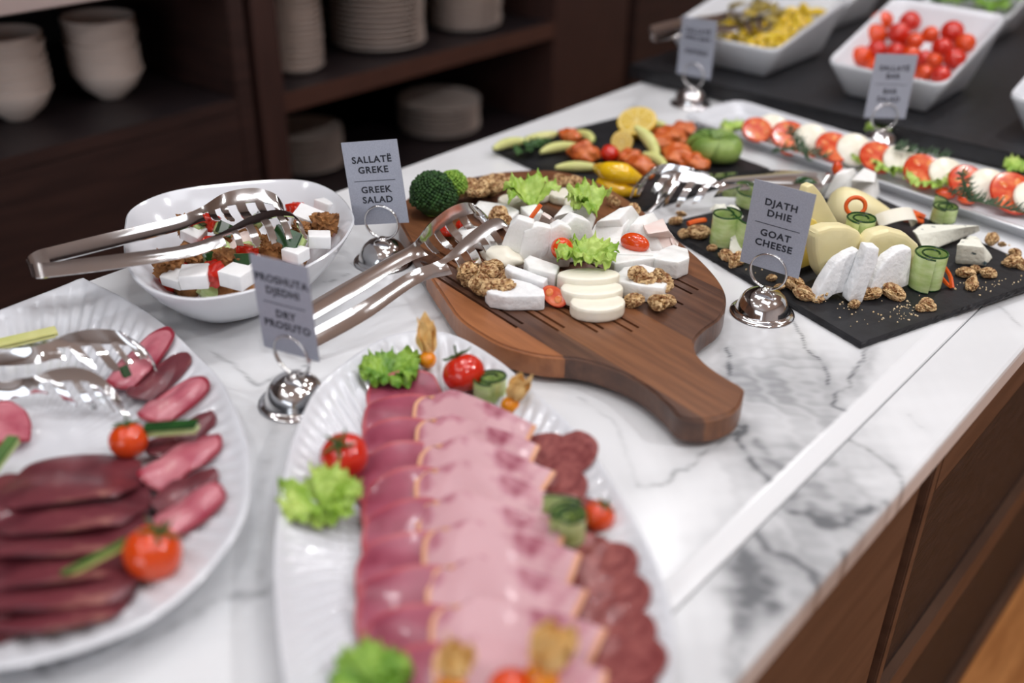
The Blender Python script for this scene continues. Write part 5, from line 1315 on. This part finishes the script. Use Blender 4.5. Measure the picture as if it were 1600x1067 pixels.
for i, (x, y, R1, hd_, nl, lb) in enumerate([(1150, 206, .026, 2.8, 3, 'flat lettuce leaf at the left end of the narrow platter'), (1345, 250, .028, 4.5, 3, 'lettuce leaf under the fourth tomato slice'), (1390, 268, .030, 4.7, 4, 'lettuce leaf at the front middle of the narrow platter'), (1445, 288, .032, 5.0, 4, 'largest lettuce leaf at the front of the narrow platter'),
                                    (1372, 208, .020, 1.5, 4, 'small lettuce leaf behind the narrow platter at the wire ring'), (1592, 268, .024, 1.2, 4, 'lettuce leaf at the right picture edge behind the tomatoes')]):
    lettuce(at(x, y, .014), R1, hd_, lb, seed=30 + i, nleaf=nl, up=.55)
for i, (x, y, s) in enumerate([(1232, 236, .014), (1262, 243, .012), (1478, 302, .014), (1510, 312, .012)]):
    p = at(x, y, .014); o = blob('tomato_piece', M['tomato_or'], (s, s * .7, s * .5), .15, 2, i, loc=tuple(p)); tag(o, '%s red tomato offcut from the left along the front of the narrow platter' % ORD[i], 'tomato')
def rosemary(pts, label, seed):
    rs = np.random.default_rng(seed); P = catmull([at(*p) for p in pts], 10); o_ = P[0]
    par = thing('rosemary_sprig', label, 'rosemary', tuple(o_)); V, Fc = tube_data(P - o_, .0008, 6); mesh('stem', V, Fc, M['calyx'], par)
    V, Fc = [], []
    for i in range(1, len(P)):
        t = P[i] - P[i - 1]; t /= np.linalg.norm(t)
        for k in range(3):
            d_ = rs.normal(size=3); d_ -= d_ @ t * t; d_ /= np.linalg.norm(d_); d_ = d_ * .8 + t * .6; d_[2] = abs(d_[2]) * 1.1; L = rs.uniform(.010, .018); b = P[i] - o_
            tube_data([b, b + d_ * L * .5, b + d_ * L + np.array([0, 0, .001])], [.0008, .0011, .0002], 5, V, Fc)
    mesh('needles', V, Fc, M['rosemary'], par)
rosemary([(1232, 200, .055), (1245, 225, .045), (1262, 250, .026)], 'rosemary sprig over the second tomato slice', 1)
rosemary([(1205, 238, .02), (1240, 234, .03), (1290, 246, .026)], 'rosemary sprig along the front left of the narrow platter', 2)
rosemary([(1395, 232, .05), (1425, 238, .045), (1475, 248, .04)], 'rosemary sprig behind the middle mozzarella slices', 3)
rosemary([(1480, 298, .04), (1520, 312, .04), (1570, 325, .03), (1610, 335, .03)], 'rosemary sprig at the front right of the narrow platter', 4)
rosemary([(1500, 270, .06), (1508, 296, .05), (1515, 315, .035)], 'upright rosemary sprig before the fifth mozzarella slice', 5)

# ---------------------------------------------------------------- contents of the dishes on the slab
tz = .062
ct = [(1378, 33, 16), (1422, 34, 15), (1367, 56, 17), (1405, 53, 16), (1454, 54, 12), (1488, 50, 16), (1345, 88, 16), (1370, 78, 14), (1430, 64, 12), (1472, 74, 14), (1508, 68, 14), (1445, 92, 12), (1460, 95, 12), (1492, 92, 15), (1445, 114, 12), (1470, 118, 14), (1365, 104, 10), (1400, 82, 14), (1425, 86, 13), (1400, 108, 12)]
rows = {'back': sorted([q for q in ct if q[1] < 60]), 'middle': sorted([q for q in ct if 60 <= q[1] < 90]), 'front': sorted([q for q in ct if q[1] >= 90])}
nm_ = {q: '%s cherry tomato from the left in the %s row of the square dish' % (ORD[i], rn) for rn, qs in rows.items() for i, q in enumerate(qs)}
for i, (x, y, r) in enumerate(ct):
    yw = 1.715 + (118 - y) / 86 * .175; d = RM @ np.array([x - CX, y - CY, F]); t = yw / d[1]
    cpt = np.array([0, 0, CT + EYE]) + d * t; dd = np.linalg.norm(d * t)
    ball('cherry_tomato', tuple(cpt), r * dd / 1610 * 1.0, M['tomato'] if i % 2 else M['tomato_or'], nm_[(x, y, r)], 'tomato', 'cherry tomatoes in the square dish', .98, False, seed=i % 3)
for i in range(16):
    p = (rng.uniform(-.70, -.56), rng.uniform(1.735, 1.90)); yy = (p[1] - 1.688) / .25
    ball('cherry_tomato', (p[0], p[1], CT + .050 + .062 * yy), .0155, M['tomato_or'], 'red cherry tomato in the lower layer of the square white dish', 'tomato', 'cherry tomatoes in the lower layer of the dish', .98, False, seed=i % 3)
for i in range(60):
    x = rng.uniform(-1.02, -.865); y = rng.uniform(1.73, 1.93); yy = (y - 1.688) / .28
    mname = 'veg_yellow' if x > -.915 or i % 4 == 0 else 'veg_olive'
    L = rng.uniform(.02, .034); a = rng.uniform(0, 6.28); z = CT + .056 + .055 * yy + rng.uniform(0, .016)
    P = catmull([(-L, 0, 0), (0, rng.uniform(-.01, .01), .006), (L, 0, 0)], 5)
    V, Fc = tube_data(P, [.004 + .004 * math.sin(math.pi * q) for q in np.linspace(0, 1, len(P))], 8)
    o = mesh('pepper_strip', V, Fc, M[mname], None, True, (x, y, z)); o.rotation_euler = (0, 0, a)
    tag(o, ('yellow pickled pepper strip' if mname == 'veg_yellow' else 'brown-green grilled vegetable strip') + ' in the far left square dish', 'pepper', 'pepper strips' if mname == 'veg_yellow' else 'grilled vegetable strips')
for i, (x, y) in enumerate([(-.76, 2.31), (-.72, 2.34), (-.67, 2.31), (-.70, 2.39), (-.76, 2.40), (-.65, 2.40), (-.66, 2.36)]):
    lettuce((x, y, CT + .085 + .3 * (y - 2.3)), .034, i, 'green lettuce leaves in the square dish behind the cherry tomatoes', seed=50 + i, nleaf=4, m='lettuce_dk', up=.6, group='lettuce in the far square dish')
